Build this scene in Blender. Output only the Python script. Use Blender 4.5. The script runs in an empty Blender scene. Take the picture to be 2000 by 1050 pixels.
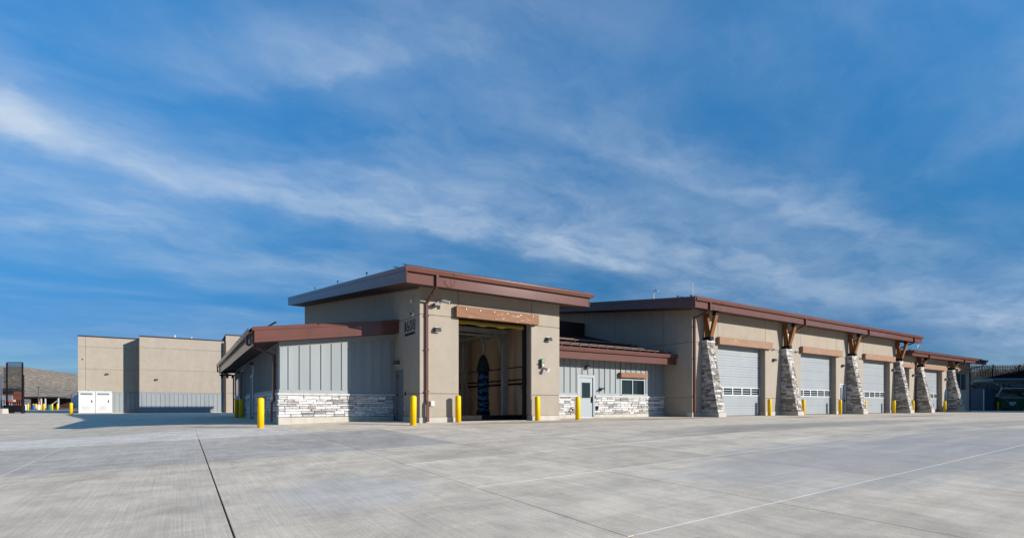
import bpy, bmesh, math, random
from mathutils import Vector, Matrix
random.seed(7)
S = bpy.context.scene
COL = S.collection
R = math.radians

# ------------------------------------------------------------------ camera
YAW = 32.783
cam = bpy.data.objects.new('camera', bpy.data.cameras.new('camera'))
COL.objects.link(cam)
cam.location = (0, 0, 0.68)
cam.rotation_euler = (R(90), 0, R(-YAW))
cam.data.sensor_width = 36
cam.data.lens = 36 * 1001.5 / 2000
cam.data.shift_y = (790 - 525) / 2000
cam.data.clip_start = 0.05
cam.data.clip_end = 6000
S.camera = cam

# ------------------------------------------------------------------ light
SUN_EL = 17.8
SUN_AZ = 144.7          # clockwise from +Y
sd = Vector((math.sin(R(SUN_AZ)) * math.cos(R(SUN_EL)), math.cos(R(SUN_AZ)) * math.cos(R(SUN_EL)), math.sin(R(SUN_EL))))
sl = bpy.data.lights.new('sun', 'SUN')
sl.energy = 5.0
sl.angle = R(0.53)
sl.color = (1.0, 0.94, 0.85)
so = bpy.data.objects.new('sun', sl)
COL.objects.link(so)
so.rotation_euler = (-sd).to_track_quat('-Z', 'Y').to_euler()
so.location = (30, -40, 40)

W = bpy.data.worlds.new('World')
S.world = W
W.use_nodes = True
wt = W.node_tree
wt.nodes.clear()


def nd(nt, typ, ins=None, **kw):
    n = nt.nodes.new(typ)
    for k, v in kw.items():
        setattr(n, k, v)
    for k, v in (ins or {}).items():
        s = n.inputs[k]
        if hasattr(v, 'outputs'):
            nt.links.new(v.outputs[0], s)
        elif isinstance(v, bpy.types.NodeSocket):
            nt.links.new(v, s)
        else:
            s.default_value = v
    return n


def mth(nt, op, a, b=0.0, c=0.0, clamp=False):
    n = nt.nodes.new('ShaderNodeMath')
    n.operation = op
    n.use_clamp = clamp
    for i, v in enumerate((a, b, c)):
        if isinstance(v, (int, float)):
            n.inputs[i].default_value = v
        else:
            nt.links.new(v, n.inputs[i])
    return n.outputs[0]


def ramp(nt, fac, stops, interp='LINEAR'):
    n = nt.nodes.new('ShaderNodeValToRGB')
    n.color_ramp.interpolation = interp
    el = n.color_ramp.elements
    while len(el) < len(stops):
        el.new(0.5)
    for e, (p, c) in zip(el, stops):
        e.position = p
        e.color = (c[0], c[1], c[2], 1) if not isinstance(c, (int, float)) else (c, c, c, 1)
    nt.links.new(fac, n.inputs[0])
    return n.outputs[0]


def mixc(nt, fac, a, b, mode='MIX'):
    n = nt.nodes.new('ShaderNodeMix')
    n.data_type = 'RGBA'
    n.blend_type = mode
    for i, v in ((0, fac), (6, a), (7, b)):
        if isinstance(v, (int, float)):
            n.inputs[i].default_value = v
        elif isinstance(v, tuple):
            n.inputs[i].default_value = (v[0], v[1], v[2], 1)
        else:
            nt.links.new(v, n.inputs[i])
    return n.outputs[2]


sky = nd(wt, 'ShaderNodeTexSky', sky_type='NISHITA')
sky.sun_disc = False
sky.sun_elevation = R(SUN_EL)
sky.sun_rotation = R(SUN_AZ)
sky.altitude = 1400
sky.air_density = 1.0
sky.dust_density = 0.4
sky.ozone_density = 2.6
tc = nd(wt, 'ShaderNodeTexCoord')
dn = nd(wt, 'ShaderNodeVectorMath', {0: tc.outputs['Generated']}, operation='NORMALIZE')
sx = nd(wt, 'ShaderNodeSeparateXYZ', {0: dn.outputs[0]})
dz = mth(wt, 'MAXIMUM', sx.outputs[2], 0.0)
inv = mth(wt, 'DIVIDE', 1.0, mth(wt, 'ADD', dz, 0.16))
cpx = mth(wt, 'MULTIPLY', sx.outputs[0], inv)
cpy = mth(wt, 'MULTIPLY', sx.outputs[1], inv)
cp = nd(wt, 'ShaderNodeCombineXYZ', {0: cpx, 1: cpy, 2: 0.0})
# slow warp of the cloud layer so that wisps curl
wn = nd(wt, 'ShaderNodeTexNoise', {'Vector': cp.outputs[0], 'Scale': 0.9, 'Detail': 3.0, 'Roughness': 0.55})
wv = nd(wt, 'ShaderNodeVectorMath', {0: wn.outputs['Color'], 1: (0.5, 0.5, 0.5)}, operation='SUBTRACT')
wv2 = nd(wt, 'ShaderNodeVectorMath', {0: wv.outputs[0]}, operation='SCALE')
wv2.inputs['Scale'].default_value = 0.75
cpw = nd(wt, 'ShaderNodeVectorMath', {0: cp.outputs[0], 1: wv2.outputs[0]}, operation='ADD')


# finer, weaker warp for the streaks themselves
wn2 = nd(wt, 'ShaderNodeTexNoise', {'Vector': cp.outputs[0], 'Scale': 2.6, 'Detail': 7.0, 'Roughness': 0.6})
wv3 = nd(wt, 'ShaderNodeVectorMath', {0: wn2.outputs['Color'], 1: (0.5, 0.5, 0.5)}, operation='SUBTRACT')
wv4 = nd(wt, 'ShaderNodeVectorMath', {0: wv3.outputs[0]}, operation='SCALE')
wv4.inputs['Scale'].default_value = 0.30
cpb = nd(wt, 'ShaderNodeVectorMath', {0: cp.outputs[0], 1: wv4.outputs[0]}, operation='ADD')
sw = nd(wt, 'ShaderNodeSeparateXYZ', {0: cpb.outputs[0]})


def band(p0, p1, far, near, n1=None, s0=4.0, s1=4.0):
    """cirrus streak between two points of the cloud layer: crisp far edge, feathered near edge"""
    n1 = near if n1 is None else n1
    dx, dy = p1[0] - p0[0], p1[1] - p0[1]
    L = math.hypot(dx, dy)
    dx /= L
    dy /= L
    ax = mth(wt, 'SUBTRACT', sw.outputs[0], p0[0])
    ay = mth(wt, 'SUBTRACT', sw.outputs[1], p0[1])
    t = mth(wt, 'DIVIDE', mth(wt, 'ADD', mth(wt, 'MULTIPLY', ax, dx), mth(wt, 'MULTIPLY', ay, dy)), L)
    d = mth(wt, 'ADD', mth(wt, 'MULTIPLY', ax, -dy), mth(wt, 'MULTIPLY', ay, dx))
    tc_ = mth(wt, 'MULTIPLY_ADD', t, 1.0, 0.0, True)
    wd = mth(wt, 'MULTIPLY_ADD', tc_, n1 - near, near)
    gn = mth(wt, 'DIVIDE', mth(wt, 'MINIMUM', d, 0.0), wd)
    gf = mth(wt, 'DIVIDE', mth(wt, 'MAXIMUM', d, 0.0), far)
    g = mth(wt, 'ADD', mth(wt, 'MULTIPLY', gn, gn), mth(wt, 'MULTIPLY', gf, gf))
    g = mth(wt, 'POWER', 2.71828, mth(wt, 'MULTIPLY', g, -1.0))
    e0 = nd(wt, 'ShaderNodeMapRange', {'Value': t, 'From Min': -1.0 / s0, 'From Max': 1.0 / s0}, interpolation_type='SMOOTHSTEP').outputs[0]
    e1 = nd(wt, 'ShaderNodeMapRange', {'Value': t, 'From Min': 1 + 1.0 / s1, 'From Max': 1 - 1.0 / s1}, interpolation_type='SMOOTHSTEP').outputs[0]
    return mth(wt, 'MULTIPLY', g, mth(wt, 'MULTIPLY', e0, e1))


def wisps(rot, sxx, syy, scale, detail, lo, hi, src=None):
    m = nd(wt, 'ShaderNodeMapping', {'Vector': (src or cpb).outputs[0], 'Rotation': (0, 0, R(rot)), 'Scale': (sxx, syy, 1)})
    n = nd(wt, 'ShaderNodeTexNoise', {'Vector': m.outputs[0], 'Scale': scale, 'Detail': detail, 'Roughness': 0.58, 'Distortion': 0.25})
    r = nd(wt, 'ShaderNodeMapRange', {'Value': n.outputs[0], 'From Min': lo, 'From Max': hi}, interpolation_type='SMOOTHSTEP')
    return r.outputs[0]


wa = wisps(12, 0.6, 1.25, 1.25, 9.0, 0.28, 0.76, cpw)
wb = wisps(8, 0.8, 1.4, 2.8, 8.0, 0.22, 0.80)
wc = wisps(-30, 0.9, 1.4, 7.0, 8.0, 0.25, 0.80)
b1 = band((-0.95, 1.58), (0.02, 1.86), 0.08, 0.30, 0.12, 4.0, 2.2)
b2 = band((0.0, 1.90), (2.1, 1.60), 0.08, 0.16, 0.26, 3.0, 2.2)
b3 = band((1.05, 1.08), (2.25, 0.86), 0.06, 0.16, 0.10, 2.2, 3.0)
b4 = band((0.12, 1.32), (0.55, 1.02), 0.04, 0.10, 0.12, 2.2, 2.2)
b5 = band((2.7, 1.02), (5.5, 0.35), 0.30, 0.30, 0.4, 3.0, 3.0)
b6 = band((0.4, 1.55), (2.4, 1.20), 0.22, 0.42, 0.4, 2.0, 2.0)
b7 = band((-1.2, 2.05), (0.6, 2.35), 0.30, 0.22, 0.25, 3.0, 2.0)
fl = mth(wt, 'MULTIPLY_ADD', wb, 0.62, mth(wt, 'MULTIPLY_ADD', wc, 0.34, 0.12))
c_ = [(b1, 1.0), (b2, 0.60), (b3, 0.36), (b4, 0.32), (b5, 0.46), (b6, 0.34), (b7, 0.34)]
cl = mth(wt, 'MULTIPLY', mth(wt, 'MULTIPLY', wa, mth(wt, 'MULTIPLY_ADD', wb, 0.7, 0.3)), 0.34)
for bb_, k_ in c_[1:]:
    cl = mth(wt, 'ADD', cl, mth(wt, 'MULTIPLY', mth(wt, 'MULTIPLY', bb_, fl), k_))
cl = mth(wt, 'ADD', cl, mth(wt, 'MULTIPLY', b1, mth(wt, 'MULTIPLY_ADD', wb, 0.40, 0.40)))
cl = mth(wt, 'MINIMUM', cl, 0.9)
hs = nd(wt, 'ShaderNodeHueSaturation', {'Saturation': 1.15, 'Value': 1.0, 'Color': sky.outputs[0]})
# clear, dry mountain air: less glare along the horizon, deeper tone aloft
tone = ramp(wt, dz, [(0.0, (0.21, 0.345, 0.54)), (0.11, (0.24, 0.445, 0.67)), (0.25, (0.26, 0.765, 0.94)), (0.55, (0.36, 1.54, 1.80)), (1.0, (0.9, 1.80, 2.05))])
skb = mixc(wt, 1.0, hs.outputs[0], tone, 'MULTIPLY')
skc = mixc(wt, cl, skb, (4.9, 5.8, 6.9))
bg = nd(wt, 'ShaderNodeBackground', {'Color': skc, 'Strength': 0.088})
wo = nd(wt, 'ShaderNodeOutputWorld', {'Surface': bg.outputs[0]})

S.view_settings.view_transform = 'Standard'
S.view_settings.look = 'None'
S.view_settings.gamma = 1
S.view_settings.use_curve_mapping = False
S.view_settings.exposure = 0.45
S.render.engine = 'CYCLES'
S.cycles.max_bounces = 8
S.cycles.diffuse_bounces = 5

# ------------------------------------------------------------------ materials
def mat(name, base=(0.5, 0.5, 0.5), rough=0.7, spec=0.5, metal=0.0, coat=0.0):
    m = bpy.data.materials.new(name)
    m.use_nodes = True
    nt = m.node_tree
    b = nt.nodes['Principled BSDF']
    b.inputs['Base Color'].default_value = (*base, 1)
    b.inputs['Roughness'].default_value = rough
    b.inputs['Specular IOR Level'].default_value = spec
    b.inputs['Metallic'].default_value = metal
    b.inputs['Coat Weight'].default_value = coat
    b.inputs['Coat Roughness'].default_value = 0.10
    return m, nt, b


def pos(nt, scale=(1, 1, 1)):
    g = nd(nt, 'ShaderNodeNewGeometry')
    m = nd(nt, 'ShaderNodeMapping', {'Vector': g.outputs['Position'], 'Scale': scale})
    return m.outputs[0]


def noise(nt, vec, scale, detail=4, rough=0.55, dist=0.0):
    return nd(nt, 'ShaderNodeTexNoise', {'Vector': vec, 'Scale': scale, 'Detail': detail, 'Roughness': rough, 'Distortion': dist}).outputs[0]


def bump(nt, b, h, strength, dist=0.01):
    n = nd(nt, 'ShaderNodeBump', {'Height': h, 'Strength': strength, 'Distance': dist})
    nt.links.new(n.outputs[0], b.inputs['Normal'])


AL = 0.80


def al(c, k=None):
    k = AL if k is None else k
    return tuple(min(1.0, x * k) for x in c)


def noisy(name, c0, c1, scale, rough=0.7, spec=0.4, detail=5, bs=0.0, bscale=None, bd=0.01, stretch=(1, 1, 1), rnd=0.0, lo=0.3, hi=0.7, coat=0.0, metal=0.0, dirt=0.0):
    c0, c1 = al(c0), al(c1)
    m, nt, b = mat(name, c0, rough, spec, metal, coat)
    v = pos(nt, stretch)
    n = noise(nt, v, scale, detail)
    col = ramp(nt, n, [(lo, c0), (hi, c1)])
    if dirt:
        d = noise(nt, pos(nt, (1, 1, 0.22)), 1.6, 8, 0.65)
        f = ramp(nt, d, [(0.42, 1.0), (0.75, 1.0 - dirt)])
        col = mixc(nt, 1.0, col, f, 'MULTIPLY')
    if rnd:
        oi = nd(nt, 'ShaderNodeObjectInfo')
        f = mth(nt, 'MULTIPLY_ADD', oi.outputs['Random'], rnd, 1 - rnd / 2)
        col = mixc(nt, 1.0, col, nd(nt, 'ShaderNodeCombineColor', {0: f, 1: f, 2: f}).outputs[0], 'MULTIPLY')
    nt.links.new(col, b.inputs['Base Color'])
    if bs:
        bump(nt, b, noise(nt, v, bscale or scale * 4, 3), bs, bd)
    return m


M = {}
M['stucco'] = noisy('stucco', (0.435, 0.378, 0.31), (0.395, 0.342, 0.28), 2.2, 0.95, 0.08, 10, 0.5, 60, 0.010, rnd=0.05, dirt=0.09)
M['stucco_dark'] = noisy('stucco_groove', (0.20, 0.17, 0.14), (0.15, 0.13, 0.11), 2, 0.95, 0.1)
M['board'] = noisy('grey_board', (0.315, 0.345, 0.355), (0.27, 0.30, 0.315), 1.2, 0.6, 0.35, 6, 0.15, 30, 0.004, (1, 1, 0.15), rnd=0.06, dirt=0.08)
M['trim'] = noisy('grey_trim', (0.33, 0.36, 0.37), (0.29, 0.32, 0.33), 2, 0.6, 0.35)
M['brown'] = noisy('brown_metal', (0.158, 0.062, 0.047), (0.130, 0.053, 0.041), 1.3, 0.55, 0.06, 6, 0.05, 3, 0.006, rnd=0.06, coat=0.55)
M['roofmetal'] = noisy('roof_metal', (0.045, 0.022, 0.019), (0.033, 0.017, 0.015), 0.8, 0.5, 0.35)
M['soffit'] = noisy('soffit', (0.13, 0.075, 0.06), (0.10, 0.06, 0.05), 2, 0.7, 0.3)
M['curb'] = noisy('concrete_curb', (0.60, 0.565, 0.50), (0.50, 0.465, 0.405), 3, 0.9, 0.2, 8, 0.3, 40, 0.006, dirt=0.18)
M['ledge'] = noisy('stone_ledge', (0.66, 0.65, 0.63), (0.52, 0.51, 0.50), 5, 0.85, 0.2, 7, 0.3, 30, 0.006)
M['black'] = noisy('black_metal', (0.014, 0.014, 0.016), (0.022, 0.022, 0.024), 4, 0.6, 0.08)
M['white'] = noisy('white_metal', (0.74, 0.75, 0.75), (0.66, 0.67, 0.68), 2, 0.45, 0.4, dirt=0.06)
M['gdoor'] = noisy('garage_door_steel', (0.335, 0.365, 0.39), (0.30, 0.33, 0.36), 0.7, 0.45, 0.4, 6, dirt=0.06)
M['steel'] = noisy('galvanised_steel', (0.58, 0.60, 0.62), (0.42, 0.43, 0.45), 6, 0.45, 0.5, metal=0.2)
M['greydoor'] = noisy('door_paint', (0.34, 0.385, 0.41), (0.31, 0.35, 0.38), 1.5, 0.5, 0.4)
M['bluegrey'] = noisy('door_dark_paint', (0.20, 0.235, 0.25), (0.17, 0.20, 0.215), 1.5, 0.5, 0.4)
M['bolt'] = noisy('bolt_heads', (0.75, 0.73, 0.68), (0.6, 0.58, 0.54), 8, 0.4, 0.5)
M['letter'] = noisy('letter_black', (0.012, 0.012, 0.014), (0.02, 0.02, 0.022), 4, 0.5)
M['plastic'] = noisy('camera_white', (0.70, 0.69, 0.66), (0.62, 0.61, 0.58), 3, 0.5)
M['bronze'] = noisy('lamp_bronze', (0.09, 0.08, 0.07), (0.06, 0.055, 0.05), 3, 0.45, 0.5)
M['interior'] = noisy('bay_wall', (0.80, 0.68, 0.55), (0.68, 0.57, 0.46), 0.7, 0.85, 0.2, 8, dirt=0.25)
M['green'] = noisy('dumpster_green', (0.02, 0.13, 0.06), (0.015, 0.085, 0.045), 1.4, 0.5, 0.4, dirt=0.3)
M['tan'] = noisy('tan_lid', (0.34, 0.31, 0.24), (0.26, 0.235, 0.18), 2, 0.6, 0.3, dirt=0.2)
M['navy'] = noisy('container_blue', (0.035, 0.075, 0.13), (0.025, 0.055, 0.10), 1.2, 0.5, 0.4, dirt=0.2)
M['brick'] = noisy('red_brick', (0.27, 0.085, 0.05), (0.21, 0.07, 0.045), 1.5, 0.85, 0.2)
M['darkroof'] = noisy('dark_roof', (0.05, 0.052, 0.06), (0.035, 0.037, 0.042), 1, 0.7)
M['umber'] = noisy('brown_wall', (0.10, 0.055, 0.045), (0.08, 0.045, 0.038), 1, 0.85)
M['tank'] = noisy('tank_paint', (0.62, 0.68, 0.76), (0.55, 0.6, 0.68), 1, 0.4)
M['blue'] = noisy('barrel_blue', (0.02, 0.10, 0.35), (0.02, 0.08, 0.28), 3, 0.4)
M['teal'] = noisy('barrel_green', (0.015, 0.16, 0.12), (0.012, 0.12, 0.09), 3, 0.45)
M['orange'] = noisy('sign_orange', (0.75, 0.13, 0.03), (0.68, 0.11, 0.03), 3, 0.5)
M['beigewall'] = noisy('retaining_wall', (0.48, 0.35, 0.23), (0.38, 0.275, 0.18), 1.1, 0.9, 0.2, 8, dirt=0.3)
M['purlin'] = noisy('canopy_metal', (0.17, 0.17, 0.20), (0.13, 0.13, 0.16), 1, 0.5)
M['rock'] = noisy('rock', (0.27, 0.20, 0.155), (0.13, 0.10, 0.085), 1.1, 0.9, 0.2, 8, 0.5, 12, 0.05)
M['bristle_blue'] = noisy('bristle_blue', (0.04, 0.24, 0.60), (0.025, 0.16, 0.42), 20, 0.8)
M['bristle_black'] = noisy('bristle_black', (0.010, 0.012, 0.018), (0.018, 0.02, 0.028), 20, 0.8)
M['cover'] = noisy('brush_cover_teal', (0.014, 0.05, 0.06), (0.010, 0.036, 0.046), 6, 0.6)
M['rail'] = noisy('snow_rail_metal', (0.42, 0.27, 0.21), (0.36, 0.23, 0.18), 2, 0.45, 0.4)
M['strap'] = noisy('curtain_yellow', (0.36, 0.235, 0.02), (0.29, 0.185, 0.02), 3, 0.7)
M['glow'] = noisy('lens_green', (0.1, 0.55, 0.2), (0.08, 0.45, 0.2), 10, 0.2)

# glass: dark panes that mirror the yard
m_, nt_, b_ = mat('window_glass', (0.010, 0.018, 0.021), 0.05, 0.5)
bump(nt_, b_, noise(nt_, pos(nt_), 1.1, 2), 0.06, 0.05)
M['glass'] = m_

# yellow bollard sleeve with scuffs
m_, nt_, b_ = mat('bollard_yellow', (0.85, 0.56, 0.01), 0.45, 0.2)
v = pos(nt_)
c = ramp(nt_, noise(nt_, v, 2.2, 5), [(0.3, (0.80, 0.50, 0.002)), (0.75, (0.70, 0.41, 0.003))])
sc = ramp(nt_, noise(nt_, pos(nt_, (1, 1, 0.5)), 13, 6, 0.7), [(0.60, 0.0), (0.68, 1.0)])
c = mixc(nt_, mth(nt_, 'MULTIPLY', sc, 0.5), c, (0.28, 0.19, 0.06))
nt_.links.new(c, b_.inputs['Base Color'])
M['yellow'] = m_


def wood(name, c0, c1, worn=0.0, axis=0):
    c0, c1 = al(c0), al(c1)
    m, nt, b = mat(name, c0, 0.75, 0.25)
    st = [9.0, 9.0, 9.0]
    st[axis] = 0.7
    v = pos(nt, tuple(st))
    g = noise(nt, v, 1.6, 6, 0.6, 0.6)
    col = ramp(nt, g, [(0.28, c0), (0.55, c1), (0.8, tuple(x * 0.55 for x in c0))])
    if worn:
        st2 = [14.0, 14.0, 14.0]
        st2[axis] = 3.2
        w = noise(nt, pos(nt, tuple(st2)), 1.0, 7, 0.7, 0.8)
        big = noise(nt, pos(nt, (0.9, 0.9, 3.0)), 1.0, 3)
        f = ramp(nt, mth(nt, 'MULTIPLY_ADD', big, 0.35, mth(nt, 'MULTIPLY', w, 0.8)), [(0.66, 0.0), (0.72, 1.0)])
        col = mixc(nt, mth(nt, 'MULTIPLY', f, worn), col, (0.62, 0.53, 0.46))
    nt.links.new(col, b.inputs['Base Color'])
    bump(nt, b, g, 0.5, 0.012)
    return m


M['lintel'] = wood('timber_lintel', (0.235, 0.115, 0.064), (0.29, 0.148, 0.085), 0.5)
M['lintel_pale'] = wood('timber_lintel_pale', (0.29, 0.165, 0.102), (0.345, 0.20, 0.13), 0.25)
M['timber'] = wood('timber_strut', (0.225, 0.085, 0.027), (0.27, 0.108, 0.034), 0.0, 2)


def stone_mat(name, island=False):
    m, nt, b = mat(name, (0.5, 0.5, 0.5), 0.9, 0.2)
    if island:
        rn = nd(nt, 'ShaderNodeNewGeometry').outputs['Random Per Island']
    else:
        rn = nd(nt, 'ShaderNodeObjectInfo').outputs['Random']
    base = ramp(nt, rn, [(0.0, (0.74, 0.73, 0.71)), (0.40, (0.67, 0.66, 0.645)), (0.62, (0.55, 0.54, 0.53)), (0.76, (0.37, 0.36, 0.36)),
                         (0.88, (0.30, 0.29, 0.29)), (0.92, (0.42, 0.35, 0.32)), (1.0, (0.66, 0.62, 0.585))])
    v = pos(nt, (1, 1, 2.2))
    n = noise(nt, v, 7, 8, 0.7, 0.4)
    f = ramp(nt, n, [(0.34, 0.55), (0.56, 1.05)])
    col = mixc(nt, 1.0, base, f, 'MULTIPLY')
    n2 = noise(nt, v, 3.0, 5, 0.6)
    col = mixc(nt, ramp(nt, n2, [(0.55, 0.0), (0.72, 0.6)]), col, (0.30, 0.275, 0.27))
    nt.links.new(col, b.inputs['Base Color'])
    bump(nt, b, noise(nt, v, 16, 6, 0.65), 0.9, 0.02)
    return m


M['stone'] = stone_mat('ledge_stone')
M['stone_i'] = stone_mat('ledge_stone_far', True)
M['mortar'] = noisy('mortar', (0.38, 0.36, 0.34), (0.30, 0.285, 0.27), 9, 0.95, 0.1)


def pier_stone_mat(name, island):
    m, nt, b = mat(name, (0.4, 0.4, 0.4), 0.9, 0.2)
    rn = nd(nt, 'ShaderNodeNewGeometry').outputs['Random Per Island'] if island else nd(nt, 'ShaderNodeObjectInfo').outputs['Random']
    base = ramp(nt, rn, [(0.0, (0.66, 0.64, 0.60)), (0.35, (0.53, 0.50, 0.47)), (0.6, (0.30, 0.275, 0.25)), (0.8, (0.19, 0.165, 0.15)), (1.0, (0.50, 0.455, 0.40))])
    v = pos(nt, (1, 1, 2.0))
    f = ramp(nt, noise(nt, v, 6, 8, 0.7, 0.4), [(0.36, 0.45), (0.58, 1.08)])
    col = mixc(nt, 1.0, base, f, 'MULTIPLY')
    nt.links.new(col, b.inputs['Base Color'])
    bump(nt, b, noise(nt, v, 15, 6, 0.65), 0.9, 0.02)
    return m


M['pstone'] = pier_stone_mat('pier_stone', False)
M['pstone_i'] = pier_stone_mat('pier_stone_far', True)


def concrete(name, c0, c1, joints=False):
    m, nt, b = mat(name, c0, 0.95, 0.08)
    P = pos(nt)
    big = noise(nt, pos(nt, (0.30, 0.5, 1)), 1.0, 7, 0.62, 0.6)
    col = ramp(nt, big, [(0.30, c1), (0.62, c0)])
    # broom finish running away from the viewer, and finer mottling
    tine = noise(nt, pos(nt, (55, 0.9, 1)), 1.0, 4, 0.6)
    col = mixc(nt, 0.5, col, ramp(nt, tine, [(0.33, 0.80), (0.62, 1.12)]), 'MULTIPLY')
    mot = noise(nt, pos(nt, (1.0, 0.7, 1)), 1.9, 10, 0.70, 0.4)
    col = mixc(nt, 0.75, col, ramp(nt, mot, [(0.32, 0.70), (0.60, 1.10)]), 'MULTIPLY')
    fine = noise(nt, P, 45, 4, 0.7)
    col = mixc(nt, 0.5, col, ramp(nt, fine, [(0.3, 0.78), (0.7, 1.18)]), 'MULTIPLY')
    wh = noise(nt, pos(nt, (0.10, 2.4, 1)), 1.0, 8, 0.66, 0.3)
    col = mixc(nt, 0.8, col, ramp(nt, wh, [(0.34, 0.86), (0.56, 1.03)]), 'MULTIPLY')
    # warm and cool water stains
    st = noise(nt, pos(nt, (0.28, 0.45, 1)), 1.3, 6, 0.6, 1.0)
    col = mixc(nt, ramp(nt, st, [(0.56, 0.0), (0.75, 0.32)]), col, (0.44, 0.35, 0.25))
    st2 = noise(nt, pos(nt, (0.5, 0.35, 1)), 0.8, 5, 0.6, 0.5)
    col = mixc(nt, ramp(nt, st2, [(0.60, 0.0), (0.8, 0.4)]), col, (0.36, 0.36, 0.365))
    # tyre-darkened lanes and darker patches with shapes of their own
    g = nd(nt, 'ShaderNodeNewGeometry')
    sp = nd(nt, 'ShaderNodeSeparateXYZ', {0: g.outputs['Position']})

    def patch(cx, cy, rx, ry, colr, amt, ns=1.4):
        ax = mth(nt, 'DIVIDE', mth(nt, 'SUBTRACT', sp.outputs[0], cx), rx)
        ay = mth(nt, 'DIVIDE', mth(nt, 'SUBTRACT', sp.outputs[1], cy), ry)
        d = mth(nt, 'ADD', mth(nt, 'MULTIPLY', ax, ax), mth(nt, 'MULTIPLY', ay, ay))
        w = noise(nt, pos(nt, (0.35, 1.6, 1)), ns, 6, 0.65)
        d = mth(nt, 'ADD', d, mth(nt, 'MULTIPLY_ADD', w, 2.4, -1.2))
        f = nd(nt, 'ShaderNodeMapRange', {'Value': d, 'From Min': 1.15, 'From Max': 0.1, 'To Min': 0.0, 'To Max': amt}, interpolation_type='SMOOTHSTEP').outputs[0]
        return mixc(nt, f, col, colr)

    col = patch(19.0, 9.2, 11.0, 1.5, (0.27, 0.25, 0.225), 0.6)
    col = patch(26.0, 6.2, 12.0, 1.3, (0.29, 0.27, 0.25), 0.5)
    col = patch(11.5, 16.4, 3.6, 0.8, (0.25, 0.175, 0.11), 0.6)
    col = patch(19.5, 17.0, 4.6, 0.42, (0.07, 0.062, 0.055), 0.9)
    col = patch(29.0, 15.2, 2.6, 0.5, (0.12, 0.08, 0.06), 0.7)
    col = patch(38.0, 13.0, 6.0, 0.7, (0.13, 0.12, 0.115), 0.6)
    col = patch(1.7, 6.6, 1.1, 1.2, (0.45, 0.47, 0.50), 0.35)
    col = patch(0.05, 7.0, 0.35, 0.9, (0.42, 0.35, 0.29), 0.3)
    col = patch(10.5, 4.2, 5.5, 2.4, (0.40, 0.385, 0.365), 0.6)
    col = patch(16.0, 3.5, 6.0, 3.0, (0.36, 0.345, 0.33), 0.6)
    col = patch(4.6, 9.0, 1.6, 0.7, (0.40, 0.34, 0.25), 0.5)
    spots = nd(nt, 'ShaderNodeTexVoronoi', {'Vector': P, 'Scale': 0.9, 'Randomness': 1.0})
    col = mixc(nt, ramp(nt, spots.outputs['Distance'], [(0.0, 0.75), (0.05, 0.0)]), col, (0.10, 0.09, 0.085))
    if joints:
        fx = mth(nt, 'FRACT', mth(nt, 'DIVIDE', mth(nt, 'ADD', sp.outputs[0], 200.0), 4.6))
        fy = mth(nt, 'FRACT', mth(nt, 'DIVIDE', mth(nt, 'ADD', sp.outputs[1], 200.0), 5.0))
        j = mth(nt, 'MAXIMUM', mth(nt, 'LESS_THAN', fx, 0.004), mth(nt, 'LESS_THAN', fy, 0.004))
        col = mixc(nt, mth(nt, 'MULTIPLY', j, 0.6), col, (0.10, 0.095, 0.09))
    oi = nd(nt, 'ShaderNodeObjectInfo')
    f = mth(nt, 'MULTIPLY_ADD', oi.outputs['Random'], 0.10, 0.95)
    col = mixc(nt, 1.0, col, nd(nt, 'ShaderNodeCombineColor', {0: f, 1: f, 2: f}).outputs[0], 'MULTIPLY')
    nt.links.new(col, b.inputs['Base Color'])
    h = mth(nt, 'MULTIPLY_ADD', tine, 0.7, mth(nt, 'MULTIPLY', fine, 0.5))
    bump(nt, b, h, 0.35, 0.006)
    return m


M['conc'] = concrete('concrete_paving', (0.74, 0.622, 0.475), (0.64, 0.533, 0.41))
M['conc_new'] = concrete('concrete_paving_pale', (0.77, 0.69, 0.585), (0.69, 0.615, 0.52))
M['conc_old'] = concrete('concrete_paving_grey', (0.54, 0.48, 0.405), (0.46, 0.41, 0.345))
M['conc_far'] = concrete('concrete_paving_far', (0.70, 0.595, 0.465), (0.60, 0.51, 0.40), True)
M['sealant'] = noisy('joint_sealant', (1.1, 1.05, 0.97), (0.92, 0.88, 0.81), 6, 0.8)
M['dirt'] = noisy('dry_ground', (0.24, 0.18, 0.12), (0.17, 0.13, 0.09), 0.05, 0.95, 0.1, 10)

m_, nt_, b_ = mat('hill_scrub', (0.25, 0.19, 0.13), 0.95, 0.1)
P_ = pos(nt_)
c = ramp(nt_, noise(nt_, pos(nt_, (1, 1, 2)), 0.012, 9, 0.65), [(0.35, (0.37, 0.315, 0.27)), (0.50, (0.50, 0.40, 0.31)), (0.64, (0.62, 0.465, 0.30))])
sh = ramp(nt_, noise(nt_, P_, 0.40, 3, 0.8), [(0.48, 0.0), (0.52, 1.0)])
c = mixc(nt_, mth(nt_, 'MULTIPLY', sh, 0.8), c, (0.14, 0.12, 0.10))
nt_.links.new(c, b_.inputs['Base Color'])
bump(nt_, b_, noise(nt_, P_, 0.15, 8, 0.75), 1.0, 3.0)
M['hill'] = m_
m_, nt_, b_ = mat('dry_grass', (0.4, 0.28, 0.13), 0.95, 0.1)
c = ramp(nt_, noise(nt_, pos(nt_), 0.7, 8, 0.7), [(0.35, (0.34, 0.24, 0.12)), (0.6, (0.66, 0.46, 0.21))])
nt_.links.new(c, b_.inputs['Base Color'])
bump(nt_, b_, noise(nt_, pos(nt_), 5, 6, 0.7), 1.0, 0.2)
M['grass'] = m_
m_, nt_, b_ = mat('shrub_leaf', (0.05, 0.055, 0.03), 0.8, 0.2)
rn = nd(nt_, 'ShaderNodeNewGeometry').outputs['Random Per Island']
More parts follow.
